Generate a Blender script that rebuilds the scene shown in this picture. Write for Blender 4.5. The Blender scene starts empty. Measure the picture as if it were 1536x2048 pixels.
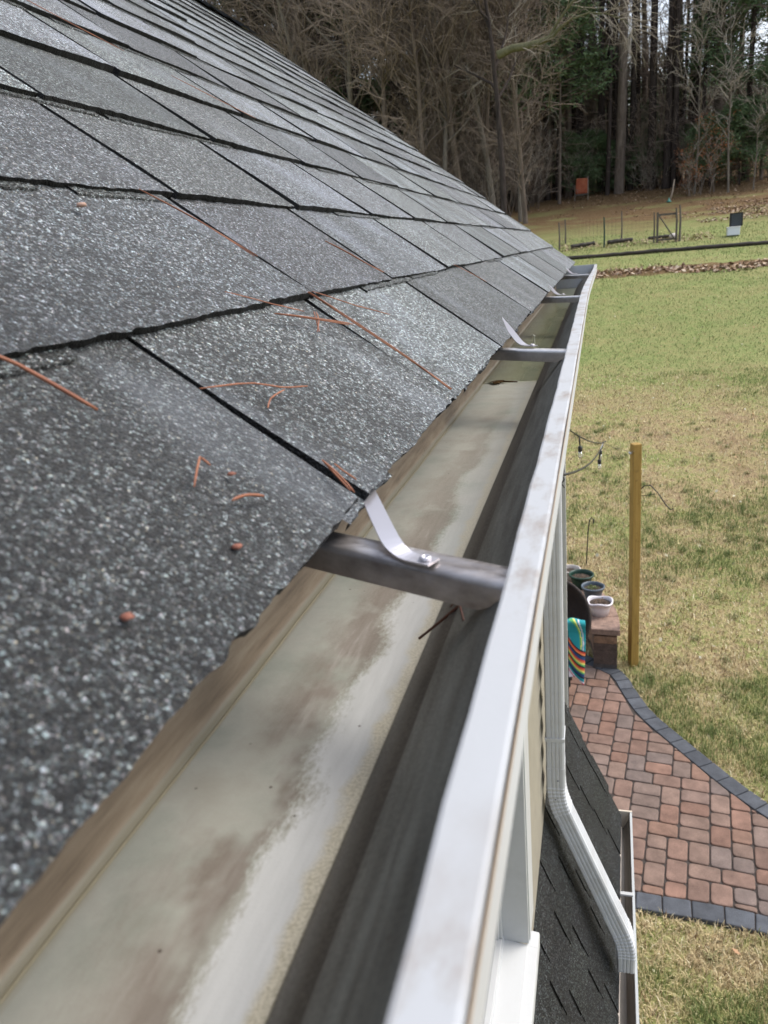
import bpy, math, random
import numpy as np
from mathutils import Vector, Matrix
R = math.radians
random.seed(7); RNG = np.random.default_rng(7)
S = bpy.context.scene; C = S.collection

# ------------------------------------------------------------------ camera, world, sun, exposure
cd = bpy.data.cameras.new('camera'); cam = bpy.data.objects.new('camera', cd); C.objects.link(cam)
S.camera = cam
cd.sensor_fit = 'VERTICAL'; cd.sensor_height = 36.0; cd.lens = 27.04
cd.clip_start = 0.01; cd.clip_end = 2000
Xr = (0.96372306, 0.00185976, -0.26689775); Yr = (0.25296963, -0.32524667, 0.91116462); Zr = (-0.08511306, -0.94562738, -0.31391818)
# rows are world axes written in (right, down, forward) camera terms
M = Matrix(((Xr[0], -Xr[1], -Xr[2], 0), (Yr[0], -Yr[1], -Yr[2], 0), (Zr[0], -Zr[1], -Zr[2], 0), (0, 0, 0, 1)))
cam.matrix_world = M
cd.dof.use_dof = True; cd.dof.focus_distance = 0.75; cd.dof.aperture_fstop = 21.0

SUN = Vector((0.62, 0.38, 1.0)).normalized()
W = bpy.data.worlds.new('World'); S.world = W; W.use_nodes = True
wn = W.node_tree.nodes; wl = W.node_tree.links
bg = wn['Background']; sky = wn.new('ShaderNodeTexSky'); sky.sky_type = 'NISHITA'; sky.sun_disc = False
sky.sun_elevation = math.asin(SUN.z); sky.sun_rotation = math.atan2(SUN.x, SUN.y)
sky.air_density = 1.0; sky.dust_density = 3.0; sky.ozone_density = 1.0
hs = wn.new('ShaderNodeHueSaturation'); hs.inputs['Saturation'].default_value = 0.55
wl.new(sky.outputs[0], hs.inputs['Color']); wl.new(hs.outputs[0], bg.inputs[0]); bg.inputs[1].default_value = 0.15
sl = bpy.data.lights.new('sun', 'SUN'); so = bpy.data.objects.new('sun', sl); C.objects.link(so)
sl.energy = 1.05; sl.angle = R(34); sl.color = (1.0, 0.95, 0.88)
so.rotation_euler = SUN.to_track_quat('Z', 'Y').to_euler()
S.view_settings.view_transform = 'Standard'; S.view_settings.look = 'None'
S.view_settings.exposure = 1.02; S.view_settings.gamma = 1

# ------------------------------------------------------------------ node helpers
def mat(name, col=(.5,.5,.5), rough=.6, metal=0.0, spec=.5):
    m = bpy.data.materials.new(name); m.use_nodes = True
    b = m.node_tree.nodes['Principled BSDF']
    b.inputs['Base Color'].default_value = (*col, 1); b.inputs['Roughness'].default_value = rough
    b.inputs['Metallic'].default_value = metal; b.inputs['Specular IOR Level'].default_value = spec
    return m
class N:
    def __init__(s, m): s.t = m.node_tree; s.b = s.t.nodes['Principled BSDF']; s.tc = None
    def new(s, k, **kw):
        n = s.t.nodes.new(k)
        for a, v in kw.items(): setattr(n, a, v)
        return n
    def ln(s, a, b): s.t.links.new(a, b)
    def co(s):
        if s.tc is None: s.tc = s.new('ShaderNodeTexCoord')
        return s.tc.outputs['Object']
    def mapv(s, sc=(1,1,1), rot=(0,0,0), loc=(0,0,0)):
        n = s.new('ShaderNodeMapping'); n.inputs['Scale'].default_value = sc; n.inputs['Rotation'].default_value = rot
        n.inputs['Location'].default_value = loc
        s.ln(s.co(), n.inputs[0]); return n.outputs[0]
    def noise(s, scale, detail=4, rough=.55, vec=None, dist=0):
        n = s.new('ShaderNodeTexNoise'); n.inputs['Scale'].default_value = scale; n.inputs['Detail'].default_value = detail
        n.inputs['Roughness'].default_value = rough; n.inputs['Distortion'].default_value = dist
        s.ln(vec or s.co(), n.inputs['Vector']); return n.outputs['Fac']
    def vor(s, scale, vec=None, feature='F1', out='Color'):
        n = s.new('ShaderNodeTexVoronoi'); n.feature = feature; n.inputs['Scale'].default_value = scale
        s.ln(vec or s.co(), n.inputs['Vector']); return n.outputs[out]
    def ramp(s, fac, stops, interp='LINEAR'):
        n = s.new('ShaderNodeValToRGB'); e = n.color_ramp.elements; n.color_ramp.interpolation = interp
        while len(e) < len(stops): e.new(.5)
        for i, (p, c) in enumerate(stops):
            e[i].position = p; e[i].color = (*c, 1) if isinstance(c, (tuple, list)) else (c, c, c, 1)
        s.ln(fac, n.inputs[0]); return n.outputs['Color']
    def mix(s, fac, a, b, mode='MIX'):
        n = s.new('ShaderNodeMix', data_type='RGBA', blend_type=mode)
        for v, i in ((fac, 0), (a, 6), (b, 7)):
            if isinstance(v, (int, float)): n.inputs[i].default_value = v
            elif isinstance(v, tuple): n.inputs[i].default_value = (*v, 1)
            else: s.ln(v, n.inputs[i])
        return n.outputs[2]
    def math(s, op, a, b=0.0, c=None):
        n = s.new('ShaderNodeMath', operation=op)
        for v, i in ((a, 0), (b, 1), (c, 2)):
            if v is None: continue
            if isinstance(v, (int, float)): n.inputs[i].default_value = v
            else: s.ln(v, n.inputs[i])
        return n.outputs[0]
    def xyz(s):
        n = s.new('ShaderNodeSeparateXYZ'); s.ln(s.co(), n.inputs[0]); return n.outputs
    def attr(s, name, out='Color'):
        n = s.new('ShaderNodeAttribute'); n.attribute_name = name; return n.outputs[out]
    def col(s, c): s.ln(c, s.b.inputs['Base Color'])
    def rough(s, c): s.ln(c, s.b.inputs['Roughness'])
    def bump(s, h, strength=.4, dist=.002):
        n = s.new('ShaderNodeBump'); n.inputs['Strength'].default_value = strength; n.inputs['Distance'].default_value = dist
        s.ln(h, n.inputs['Height']); s.ln(n.outputs[0], s.b.inputs['Normal'])

# ------------------------------------------------------------------ mesh helpers
class MB:
    def __init__(s): s.v = []; s.f = []; s.n = 0; s.a = []
    def add(s, V, F, a=None):
        V = [tuple(p) for p in V]; s.v += V; s.f += [tuple(i + s.n for i in f) for f in F]; s.n += len(V)
        s.a += [a if a is not None else (.5, .5, .5)] * len(V); return s
    def box(s, a, b, col=None, rz=0, piv=None):
        x0,y0,z0 = a; x1,y1,z1 = b
        V = [(x0,y0,z0),(x1,y0,z0),(x1,y1,z0),(x0,y1,z0),(x0,y0,z1),(x1,y0,z1),(x1,y1,z1),(x0,y1,z1)]
        if rz:
            px, py = piv or ((x0+x1)/2, (y0+y1)/2); c, q = math.cos(rz), math.sin(rz)
            V = [(px+(x-px)*c-(y-py)*q, py+(x-px)*q+(y-py)*c, z) for x,y,z in V]
        return s.add(V, [(0,3,2,1),(4,5,6,7),(0,1,5,4),(1,2,6,5),(2,3,7,6),(3,0,4,7)], col)
    def tube(s, pts, r, k=8, col=None, cap=True):
        pts = np.asarray(pts, float); n = len(pts)
        r = np.full(n, r) if np.isscalar(r) else np.asarray(r, float)
        T = np.gradient(pts, axis=0); T /= np.linalg.norm(T, axis=1)[:, None] + 1e-12
        up = np.array([0,0,1.]) if abs(T[0][2]) < .9 else np.array([1.,0,0])
        A = np.cross(T, up); A /= np.linalg.norm(A, axis=1)[:, None] + 1e-12; B = np.cross(T, A)
        th = np.arange(k) * 2*math.pi/k
        V = (pts[:,None,:] + r[:,None,None]*(np.cos(th)[None,:,None]*A[:,None,:] + np.sin(th)[None,:,None]*B[:,None,:])).reshape(-1,3)
        F = []
        for i in range(n-1):
            for j in range(k):
                a = i*k+j; b = i*k+(j+1)%k; F.append((a, b, b+k, a+k))
        if cap: F.append(tuple(range(k))[::-1]); F.append(tuple((n-1)*k+j for j in range(k)))
        return s.add(V.tolist(), F, col)
    def sweep(s, rings, closed=True, cap=True, col=None):
        k = len(rings[0]); V = [p for r in rings for p in r]; F = []
        for i in range(len(rings)-1):
            for j in range(k if closed else k-1):
                a = i*k+j; b = i*k+(j+1)%k; F.append((a, b, b+k, a+k))
        if cap and closed: F.append(tuple(range(k))[::-1]); F.append(tuple((len(rings)-1)*k+j for j in range(k)))
        return s.add(V, F, col)
    def lathe(s, prof, c=(0,0,0), k=24, col=None):
        rings = [[(c[0]+r*math.cos(t*2*math.pi/k), c[1]+r*math.sin(t*2*math.pi/k), c[2]+z) for t in range(k)] for r, z in prof]
        return s.sweep(rings, True, True, col)
    def build(s, name, m, parent=None, smooth=False, bevel=0, attr=False):
        me = bpy.data.meshes.new(name); me.from_pydata(s.v, [], s.f); me.materials.append(m)
        if attr:
            ca = me.color_attributes.new('tint', 'FLOAT_COLOR', 'POINT')
            d = np.ones((len(s.v), 4), 'f'); d[:, :3] = np.array(s.a); ca.data.foreach_set('color', d.ravel())
        if smooth: me.polygons.foreach_set('use_smooth', [True]*len(me.polygons))
        me.update(); o = bpy.data.objects.new(name, me); C.objects.link(o)
        if parent: link(o, parent)
        if bevel:
            b = o.modifiers.new('bevel', 'BEVEL'); b.width = bevel; b.segments = 2; b.limit_method = 'ANGLE'
        return o
def link(o, parent):
    o.parent = parent
    w = world(parent)
    o.location = Vector(o.location) - w
def world(o):
    w = Vector((0,0,0))
    while o: w += Vector(o.location); o = o.parent
    return w
def raw(name, V, Q, m, parent=None, tint=None, tri=False, smooth=False):
    """mesh straight from numpy arrays"""
    me = bpy.data.meshes.new(name); V = np.asarray(V, 'f'); Q = np.asarray(Q, 'i')
    k = Q.shape[1]; me.vertices.add(len(V)); me.vertices.foreach_set('co', V.ravel())
    me.loops.add(Q.size); me.loops.foreach_set('vertex_index', Q.ravel())
    me.polygons.add(len(Q)); me.polygons.foreach_set('loop_start', np.arange(len(Q), dtype='i')*k)
    me.polygons.foreach_set('loop_total', np.full(len(Q), k, 'i'))
    if smooth: me.polygons.foreach_set('use_smooth', np.ones(len(Q), bool))
    me.update(calc_edges=True); me.materials.append(m)
    if tint is not None:
        ca = me.color_attributes.new('tint', 'FLOAT_COLOR', 'POINT'); d = np.ones((len(V), 4), 'f'); d[:, :3] = tint
        ca.data.foreach_set('color', d.ravel())
    o = bpy.data.objects.new(name, me); C.objects.link(o)
    if parent: link(o, parent)
    return o
def tag(o, label=None, cat=None, group=None, kind=None):
    if label: o['label'] = label
    if cat: o['category'] = cat
    if group: o['group'] = group
    if kind: o['kind'] = kind
    return o
def thing(name, label, cat, loc=(0,0,0), group=None):
    o = bpy.data.objects.new(name, None); o.empty_display_size = .1; C.objects.link(o); o.location = loc
    return tag(o, label, cat, group)
def copy_tree(o, parent=None):
    c = o.copy(); C.objects.link(c)
    if parent: c.parent = parent
    for ch in [x for x in C.objects if x.parent == o]: copy_tree(ch, c)
    return c
def vnoise(x, y, sc, seed=0):
    """smooth value noise in numpy"""
    x = np.asarray(x)*sc; y = np.asarray(y)*sc
    xi = np.floor(x).astype(int); yi = np.floor(y).astype(int); fx = x-xi; fy = y-yi
    fx = fx*fx*(3-2*fx); fy = fy*fy*(3-2*fy)
    def h(a, b):
        n = (a*374761393 + b*668265263 + seed*982451653) & 0x7fffffff
        n = ((n ^ (n >> 13))*1274126177) & 0x7fffffff
        return ((n ^ (n >> 16)) & 0xffff)/65535.
    return (h(xi,yi)*(1-fx)+h(xi+1,yi)*fx)*(1-fy) + (h(xi,yi+1)*(1-fx)+h(xi+1,yi+1)*fx)*fy
def fnoise(x, y, sc, seed=0, o=4):
    return sum(vnoise(x, y, sc*2**i, seed+i)*.5**i for i in range(o))/sum(.5**i for i in range(o))

GZ = -4.6
def ground(x, y):
    y = np.asarray(y, float)
    z = GZ + .157*.8*np.logaddexp(0, (y-9.3)/.8)
    z = z + np.clip(y-12, 0, 30)/30*.10*(fnoise(x, y, .12, 3)-.5)
    return z
def gz(x, y): return float(ground(np.array([x]), np.array([y]))[0])

# ------------------------------------------------------------------ materials
def m_shingle(name, stops, warm, patch=(.6, 1.5), cell=1650, glare_bloom=.5, grit=700):
    m = mat(name, rough=.68, spec=.5); n = N(m); m.node_tree.nodes['Principled BSDF'].inputs['Sheen Weight'].default_value = .22; m.node_tree.nodes['Principled BSDF'].inputs['Sheen Roughness'].default_value = .3
    wob = n.new('ShaderNodeVectorMath', operation='MULTIPLY_ADD')
    nz = n.new('ShaderNodeTexNoise'); nz.inputs['Scale'].default_value = 420; n.ln(n.co(), nz.inputs['Vector'])
    n.ln(nz.outputs['Color'], wob.inputs[0]); wob.inputs[1].default_value = (.0010,)*3; n.ln(n.co(), wob.inputs[2])
    c = n.vor(cell, wob.outputs[0]); sep = n.new('ShaderNodeSeparateColor'); n.ln(c, sep.inputs[0])
    g = n.ramp(sep.outputs[0], stops)
    tintc = n.ramp(sep.outputs[1], [(0, (1, .90, .93)), (.3, (.86, .96, 1.06)), (.6, (.76, 1.0, 1.02)), (.9, (.92, 1, .95)), (1, (1.15, 1, .7))])
    g = n.mix(warm, g, tintc, 'MULTIPLY')
    mc = n.new('ShaderNodeSeparateColor'); n.ln(n.vor(grit, wob.outputs[0]), mc.inputs[0]); g = n.mix(1.0, g, n.ramp(mc.outputs[0], [(0, .14), (.35, .35), (.6, .85), (.82, 2.1), (1, 4.2)]), 'MULTIPLY')
    big = n.noise(5.5, 5, .6); g = n.mix(1.0, g, n.ramp(big, [(.25, patch[0]), (.75, patch[1])]), 'MULTIPLY')
    st = n.noise(9, 3, .6, n.mapv((.8, 1.5, .8))); g = n.mix(.35, g, n.ramp(st, [(.3, .7), (.7, 1.25)]), 'MULTIPLY')
    wp = n.noise(7.5, 4, .6, n.mapv((.8, 1.3, .8), loc=(1.3, .4, 0))); wv = n.ramp(wp, [(.52, 0), (.68, glare_bloom)]); g = n.mix(wv, g, n.mix(.5, g, (.36, .40, .46)))  # pale blue patches: weathering streaks plus sky glare painted into the colour
    g = n.mix(1.0, g, n.attr('tint'), 'MULTIPLY')
    n.col(g); n.ln(n.math('MULTIPLY', n.attr('tint', 'Fac'), .07 if glare_bloom else 0.0), n.b.inputs['Sheen Weight'])
    d = n.vor(grit, wob.outputs[0], out='Distance'); n.bump(n.math('MULTIPLY', d, -1.0), .85, .0014)
    return m
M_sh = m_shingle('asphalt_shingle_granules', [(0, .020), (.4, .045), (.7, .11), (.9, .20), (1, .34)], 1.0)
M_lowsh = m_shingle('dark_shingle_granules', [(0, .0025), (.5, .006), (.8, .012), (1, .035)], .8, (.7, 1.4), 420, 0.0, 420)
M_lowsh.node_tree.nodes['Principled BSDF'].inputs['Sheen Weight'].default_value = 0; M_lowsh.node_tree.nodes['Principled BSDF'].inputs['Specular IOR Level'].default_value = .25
M_felt = mat('asphalt_underlay', (.006, .006, .006), .95, 0, .1)

def m_white(name, base=(.80, .82, .84), dirt=(.50, .42, .34), amt=.5, sc=40, rough=.35):
    m = mat(name, base, rough); n = N(m)
    a = n.noise(sc, 6, .65, n.mapv((1, .45, 1))); b = n.noise(sc*.16, 3, .5)
    f = n.math('MULTIPLY', n.ramp(a, [(.46, 0), (.64, 1)]), n.ramp(b, [(.40, .05), (.50, 1)]))
    n.col(n.mix(n.math('MULTIPLY', f, amt), base, dirt)); n.rough(n.ramp(a, [(.3, rough), (.8, rough+.25)]))
    n.bump(n.noise(sc*9, 3), .06, .001); return m
M_lip = m_white('white_painted_lip', (.395, .41, .428), (.23, .185, .145), .68, 52, .75)
M_white = m_white('white_painted_aluminium', (.52, .54, .565), (.36, .34, .32), .3, 12, .45)
M_trim = m_white('white_trim_board', (.47, .48, .48), (.35, .35, .34), .2, 18, .45)
M_lipedge = mat('dirty_lip_edge', (.33, .26, .20), .9)

def m_gutter():
    m = mat('weathered_gutter_metal', rough=.42, spec=.5); n = N(m)
    X, Y, Z = n.xyz()
    streak = n.noise(150, 5, .6, n.mapv((1, .12, 1))); patch = n.noise(26, 4, .55); fine = n.noise(900, 2, .6)
    green = n.ramp(patch, [(.3, (.31, .30, .255)), (.5, (.36, .36, .315)), (.68, (.285, .305, .26))])
    brn = n.ramp(streak, [(.3, (.175, .148, .12)), (.6, (.24, .212, .182)), (.75, (.35, .325, .295))])
    # mud band left in the trough, with a ragged edge
    wav = n.math('ADD', n.math('MULTIPLY', n.noise(13, 3, .5, n.mapv((1.6, 1, 1))), .042), n.math('MULTIPLY', n.noise(420, 4, .7, n.mapv((1.2, .55, 1))), .016))
    edge = n.math('ADD', X, wav)                       # about -.10 + .03 at the edge
    inband = n.ramp(edge, [(.0, 0), (.5, 0), (1, 0)])
    e1 = n.math('SMOOTH_MIN', n.math('MULTIPLY', n.math('SUBTRACT', -.0755, edge), 230), 1.0, 0); e1 = n.math('MAXIMUM', e1, 0.0)
    e2 = n.math('MULTIPLY', n.math('SUBTRACT', edge, -.118), 38); e2 = n.math('MINIMUM', n.math('MAXIMUM', e2, 0.0), 1.0)
    yf = n.ramp(Y, [(0.0, 1), (.42, .95), (.62, .55), (.9, .35), (1.0, 0)])
    pt = n.ramp(n.noise(21, 4, .6, n.mapv((1, .7, 1), loc=(3, .2, 0))), [(.41, .10), (.51, 1.0)])
    band = n.math('MULTIPLY', n.math('MULTIPLY', n.math('MULTIPLY', e1, e2), yf), pt)
    c = n.mix(band, green, brn)
    # pale scoured strip beside the front wall
    w1 = n.math('MINIMUM', n.math('MAXIMUM', n.math('MULTIPLY', n.math('SUBTRACT', edge, -.0762), 190), 0.0), 1.0)
    wy = n.ramp(Y, [(0, 1), (.35, .85), (.6, .3), (1, .1)])
    c = n.mix(n.math('MULTIPLY', w1, wy), c, n.ramp(streak, [(.3, (.52, .53, .52)), (.7, (.64, .65, .64))]))
    # cream rough band hugging the corner
    cr = n.math('MINIMUM', n.math('MAXIMUM', n.math('MULTIPLY', n.math('ADD', n.math('ADD', X, .0895), n.math('MULTIPLY', n.math('SUBTRACT', n.noise(60, 4), .5), .012)), 260), 0.0), 1.0)
    c = n.mix(n.math('MULTIPLY', cr, n.ramp(Y, [(0, .9), (.5, .6), (1, .3)])), c, n.ramp(fine, [(.35, (.36, .32, .21)), (.6, (.60, .55, .42))]))
    # dark line at the inner corner; brown back wall, near-black front wall
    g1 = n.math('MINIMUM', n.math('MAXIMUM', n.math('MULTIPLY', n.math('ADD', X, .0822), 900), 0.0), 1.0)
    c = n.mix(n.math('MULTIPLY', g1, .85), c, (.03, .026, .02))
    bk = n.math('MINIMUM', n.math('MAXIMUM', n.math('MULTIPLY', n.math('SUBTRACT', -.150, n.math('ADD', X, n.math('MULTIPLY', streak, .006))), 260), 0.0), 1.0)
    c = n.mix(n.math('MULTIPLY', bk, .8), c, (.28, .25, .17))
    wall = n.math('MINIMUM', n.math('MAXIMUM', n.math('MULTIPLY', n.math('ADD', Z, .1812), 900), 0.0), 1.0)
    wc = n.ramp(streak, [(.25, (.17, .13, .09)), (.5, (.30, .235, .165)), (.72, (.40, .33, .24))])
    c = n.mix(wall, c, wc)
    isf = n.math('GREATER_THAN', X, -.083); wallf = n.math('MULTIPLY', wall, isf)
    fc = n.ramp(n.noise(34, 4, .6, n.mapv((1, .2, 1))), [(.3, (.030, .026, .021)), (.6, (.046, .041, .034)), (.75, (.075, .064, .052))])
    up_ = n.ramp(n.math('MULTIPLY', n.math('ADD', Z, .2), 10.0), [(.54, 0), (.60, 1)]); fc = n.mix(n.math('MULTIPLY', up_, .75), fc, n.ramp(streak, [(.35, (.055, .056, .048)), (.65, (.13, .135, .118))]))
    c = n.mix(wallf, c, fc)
    spk = n.vor(75, out='Distance'); c = n.mix(n.math('MULTIPLY', n.ramp(spk, [(.0, .85), (.035, .8), (.06, 0)]), n.ramp(n.noise(31, 2), [(.5, 0), (.56, 1)])), c, (.05, .035, .025))
    n.col(c); n.rough(n.ramp(fine, [(.3, .40), (.7, .62)])); n.bump(n.math('ADD', streak, n.math('MULTIPLY', fine, .5)), .15, .0006)
    return m
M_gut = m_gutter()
M_gutback = mat('grey_gutter_back', (.3, .3, .28), .5)
def m_metal():
    m = mat('dull_aluminium', (.46, .44, .43), .38, .8); n = N(m)
    a = n.noise(70, 5, .6, n.mapv((.25, 1, 1))); b = n.noise(400, 3, .6)
    n.col(n.ramp(a, [(.3, (.24, .21, .195)), (.52, (.46, .43, .42)), (.72, (.66, .63, .62))])); n.rough(n.ramp(b, [(.3, .30), (.7, .5)]))
    n.bump(a, .12, .0008); return m
M_met = m_metal()
M_strap = mat('aluminium_strap', (.62, .60, .63), .34, .75)
M_hole = mat('dark_hole', (.01, .01, .01), .9)

def m_wood(name, c1, c2, sc=6, axis=(6, 6, .7)):
    m = mat(name, rough=.7); n = N(m); a = n.noise(sc, 5, .6, n.mapv(axis)); b = n.noise(sc*4, 3)
    c = n.ramp(a, [(.3, c1), (.7, c2)]); c = n.mix(n.ramp(b, [(.6, 0), (.75, .5)]), c, tuple(x*.4 for x in c1)); n.col(c); n.bump(a, .3, .004); return m
M_post = m_wood('treated_pine_post', (.26, .155, .03), (.40, .25, .06), 5, (8, 8, .6))
_n = N(M_post); _k = _n.vor(4.5, _n.mapv((3, 3, 1)), out='Distance'); _c = M_post.node_tree.nodes['Principled BSDF'].inputs['Base Color'].links[0].from_socket; _n.col(_n.mix(_n.ramp(_k, [(.05, .8), (.13, 0)]), _c, (.09, .045, .012)))
M_oldwood = m_wood('grey_old_wood', (.06, .05, .04), (.13, .11, .09))
M_side = mat('tan_lap_siding', (.28, .26, .21), .55); _n = N(M_side)
_n.col(_n.ramp(_n.noise(14, 5, .6), [(.3, (.25, .23, .185)), (.7, (.30, .275, .22))]))
M_fascia = mat('fascia_board', (.55, .55, .52), .6)
M_black = mat('black_plastic', (.012, .012, .013), .45)
M_wire = mat('dark_wire', (.03, .03, .028), .5, .3)
M_bulb = mat('clear_bulb_glass', (.85, .85, .82), .08); M_bulb.node_tree.nodes['Principled BSDF'].inputs['Transmission Weight'].default_value = .8

# ------------------------------------------------------------------ the house
house = thing('house', 'grey shingled house with a white rain gutter along its eave, filling the left', 'house', (-1.5, 1.5, GZ))
PIT = R(38); CP, SP = math.cos(PIT), math.sin(PIT)
EX = .1235; YE = 3.75; Y0 = -.7; NC = 15
def roofP(y, s, h):                       # y along the eave, s up the slope, h off the deck
    return (-.1005 - s*CP + h*SP, y, -.1035 + s*SP + h*CP)

def near_dim(V):
    # darker tint painted on the low near corner, for its weaker grazing sheen
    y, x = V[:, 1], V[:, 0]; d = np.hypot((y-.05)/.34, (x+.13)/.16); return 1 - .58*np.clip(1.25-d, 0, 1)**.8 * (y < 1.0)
def shingles(P, ylo, yhi, courses, slots, ex, tint_rng, th=.0046, near=None, rough=.0011, gp=.0085):
    Vs, Qs, Ts = [], [], []; base = 0; rr = np.random.default_rng(11)
    for c in range(courses):
        sl = slots(c); sl = [ylo] + [q for q in sl if ylo+.03 < q < yhi-.03] + [yhi]
        for i in range(len(sl)-1):
            gap = gp*(.46+1.0*min(max(sl[i], 0), 1.0)); a, b = sl[i], sl[i+1]; b += rr.uniform(-.02, .012)*(i == len(sl)-2); w = b-a
            nx = max(6, int(w/.0028)) if (near and a < near) else max(6, int(w/.012)); ny = 7
            u = np.linspace(0, 1, nx+1); yy = a + gap*.5*(i > 0) + u*(w - gap*.5*(i > 0) - gap*.5*(i < len(sl)-2))
            jag = np.convolve(rr.normal(0, rough*.7, nx+3), (.3, .4, .3), 'valid')[:nx+1] + .0008*(fnoise(yy, yy*0+c, 60, 5)-.5)*2
            skew = rr.normal(0, .0009); lift = abs(rr.normal(0, .0007)); wob = rr.uniform(0, 6)
            t = rr.uniform(*tint_rng); tc = np.array([t, t*rr.uniform(.97, 1.02), t*rr.uniform(.97, 1.06)])
            hm = .0086 if (c == 0 and a < .9) else .0104; hb = np.linspace(rr.uniform(.0068, hm), rr.uniform(.0068, hm), nx+1); rows = []
            for j in range(ny+1):
                q = j/ny; s = c*ex + q*(ex*1.25)
                sj = s + (jag + skew*np.linspace(-1, 1, nx+1)) * (1-q)**3
                h = hb + (.0040 - hb)*min(q/.8, 1.0) + lift*(1-q)**2 + .0006*np.sin(yy*23+wob+q*3)*(1-q)
                ys = yy.copy()
                if j > 0 or True:
                    if i > 0: ys[0] += rr.normal(0, rough*.4)
                    if i < len(sl)-2: ys[-1] += rr.normal(0, rough*.4)
                rows.append(np.array([P(yv, sv, hv) for yv, sv, hv in zip(ys, sj, h)]))
            top = np.array(rows)                                      # ny+1, nx+1, 3
            bot = np.array([P(yv, sv+.0012, hv) for yv, sv, hv in zip(yy, c*ex + jag*1.0, np.full(nx+1, .0042)+rr.normal(0,.0004,nx+1))])
            m = nx+1; tp = top.reshape(-1, 3); Q = []
            for j in range(ny):
                for k in range(nx): a0 = j*m+k; Q.append((a0, a0+1, a0+m+1, a0+m))
            nt_ = len(tp); V = np.concatenate([tp, top[0], bot])               # butt face has its own dark vertices
            for k in range(nx): Q.append((nt_+m+k, nt_+m+k+1, nt_+k+1, nt_+k))
            sb = len(V); lo = np.array([P(yy[e], c*ex + (j/ny)*ex*1.25, .0) for e in (0, -1) for j in range(ny+1)])
            V = np.concatenate([V, top[:, 0], top[:, -1], lo]); r1 = ny+1
            for j in range(ny):
                Q.append((sb+j, sb+j+1, sb+2*r1+j+1, sb+2*r1+j)); Q.append((sb+r1+j, sb+3*r1+j, sb+3*r1+j+1, sb+r1+j+1))
            Vs.append(V); Qs.append(np.array(Q)+base); base += len(V)
            T = np.tile(tc, (len(V), 1)); T[(ny+1)*m:] = .02; T *= near_dim(V)[:, None]; Ts.append(T)
    return np.concatenate(Vs), np.concatenate(Qs), np.concatenate(Ts)
def slots_main(c):
    rr = random.Random(c*13+5)
    pre = {0: [-.5, -.23, .035, .299, .522, .81, 1.20, 1.63, 2.05, 2.5, 2.9, 3.3], 1: [-.45, -.2, .05, .529, .76, 1.06, 1.40, 1.72, 2.13, 2.6, 3.1],
           2: [-.4, -.1, .25, .535, .78, 1.05, 1.32, 1.62, 1.95, 2.3, 2.7, 3.2], 3: [-.3, 0, .27, .54, .81, 1.08, 1.37, 1.63, 2.0, 2.4, 2.8, 3.25]}.get(c, [-.5 + .13*(c % 2) + rr.uniform(-.04, .04)])
    out = list(pre)
    while out[-1] < YE: out.append(out[-1] + .265 + .035*max(0, out[-1]) + rr.uniform(-.02, .02))
    return out
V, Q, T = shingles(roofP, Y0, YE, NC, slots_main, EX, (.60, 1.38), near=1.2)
# second ply seen at the butts is part of the same mesh
def ply():
    Vs, Qs, Ts = [], [], []; base = 0; rr = np.random.default_rng(3)
    for c in range(NC):
        y = Y0
        while y < YE-.05:
            w = rr.uniform(.06, .24); y1 = min(y+w, YE-.02)
            if rr.random() < .6:
                n = max(3, int((y1-y)/.005)); yy = np.linspace(y, y1, n+1); j = rr.normal(0, .0007, n+1); o = rr.uniform(.0025, .0065) if c else rr.uniform(.0008, .002)
                rows = [[roofP(a, c*EX-o+.0004+b, .0022) for a, b in zip(yy, j)], [roofP(a, c*EX-o+b, .0060) for a, b in zip(yy, j)], [roofP(a, c*EX+.03, .0042) for a in yy]]
                Vs.append(np.array(rows).reshape(-1, 3)); m = n+1; Ts.append(np.repeat(np.array([[.02]*3, [.75]*3, [.75]*3]), m, 0))
                Qs.append(np.array([(r_*m+k, r_*m+k+1, (r_+1)*m+k+1, (r_+1)*m+k) for r_ in range(2) for k in range(n)])+base); base += 3*m
            y = y1 + rr.uniform(0, .06)
    return np.concatenate(Vs), np.concatenate(Qs), np.concatenate(Ts)
V2, Q2, PT = ply()
V, Q, T = np.concatenate([V, V2]), np.concatenate([Q, Q2+len(V)]), np.concatenate([T, PT])
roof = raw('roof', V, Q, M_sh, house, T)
SL = NC*EX
mb = MB(); a = [roofP(Y0, .012, 0), roofP(YE-.02, .012, 0), roofP(YE-.02, SL, 0), roofP(Y0, SL, 0)]
b = [roofP(Y0, .045, -.010), roofP(YE-.02, .045, -.010), roofP(YE-.02, SL, -.010), roofP(Y0, SL, -.014)]
mb.add(a+b, [(0,1,2,3),(7,6,5,4),(0,4,5,1),(1,5,6,2),(2,6,7,3),(3,7,4,0)]); mb.build('roof_deck', M_felt, house)
RX, RZ = roofP(0, SL, 0)[0], roofP(0, SL, 0)[2]
mb = MB(); mb.add([(RX, Y0, RZ), (RX, YE, RZ), (RX-2.0, YE, RZ-1.56), (RX-2.0, Y0, RZ-1.56), (RX, Y0, RZ-.02), (RX, YE, RZ-.02), (RX-2.0, YE, RZ-1.58), (RX-2.0, Y0, RZ-1.58)],
    [(0,1,2,3),(4,7,6,5),(1,5,6,2),(0,3,7,4),(3,2,6,7)], (1,1,1)); mb.build('back_slope', M_sh, house, attr=True)
mb = MB(); y = Y0
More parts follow.
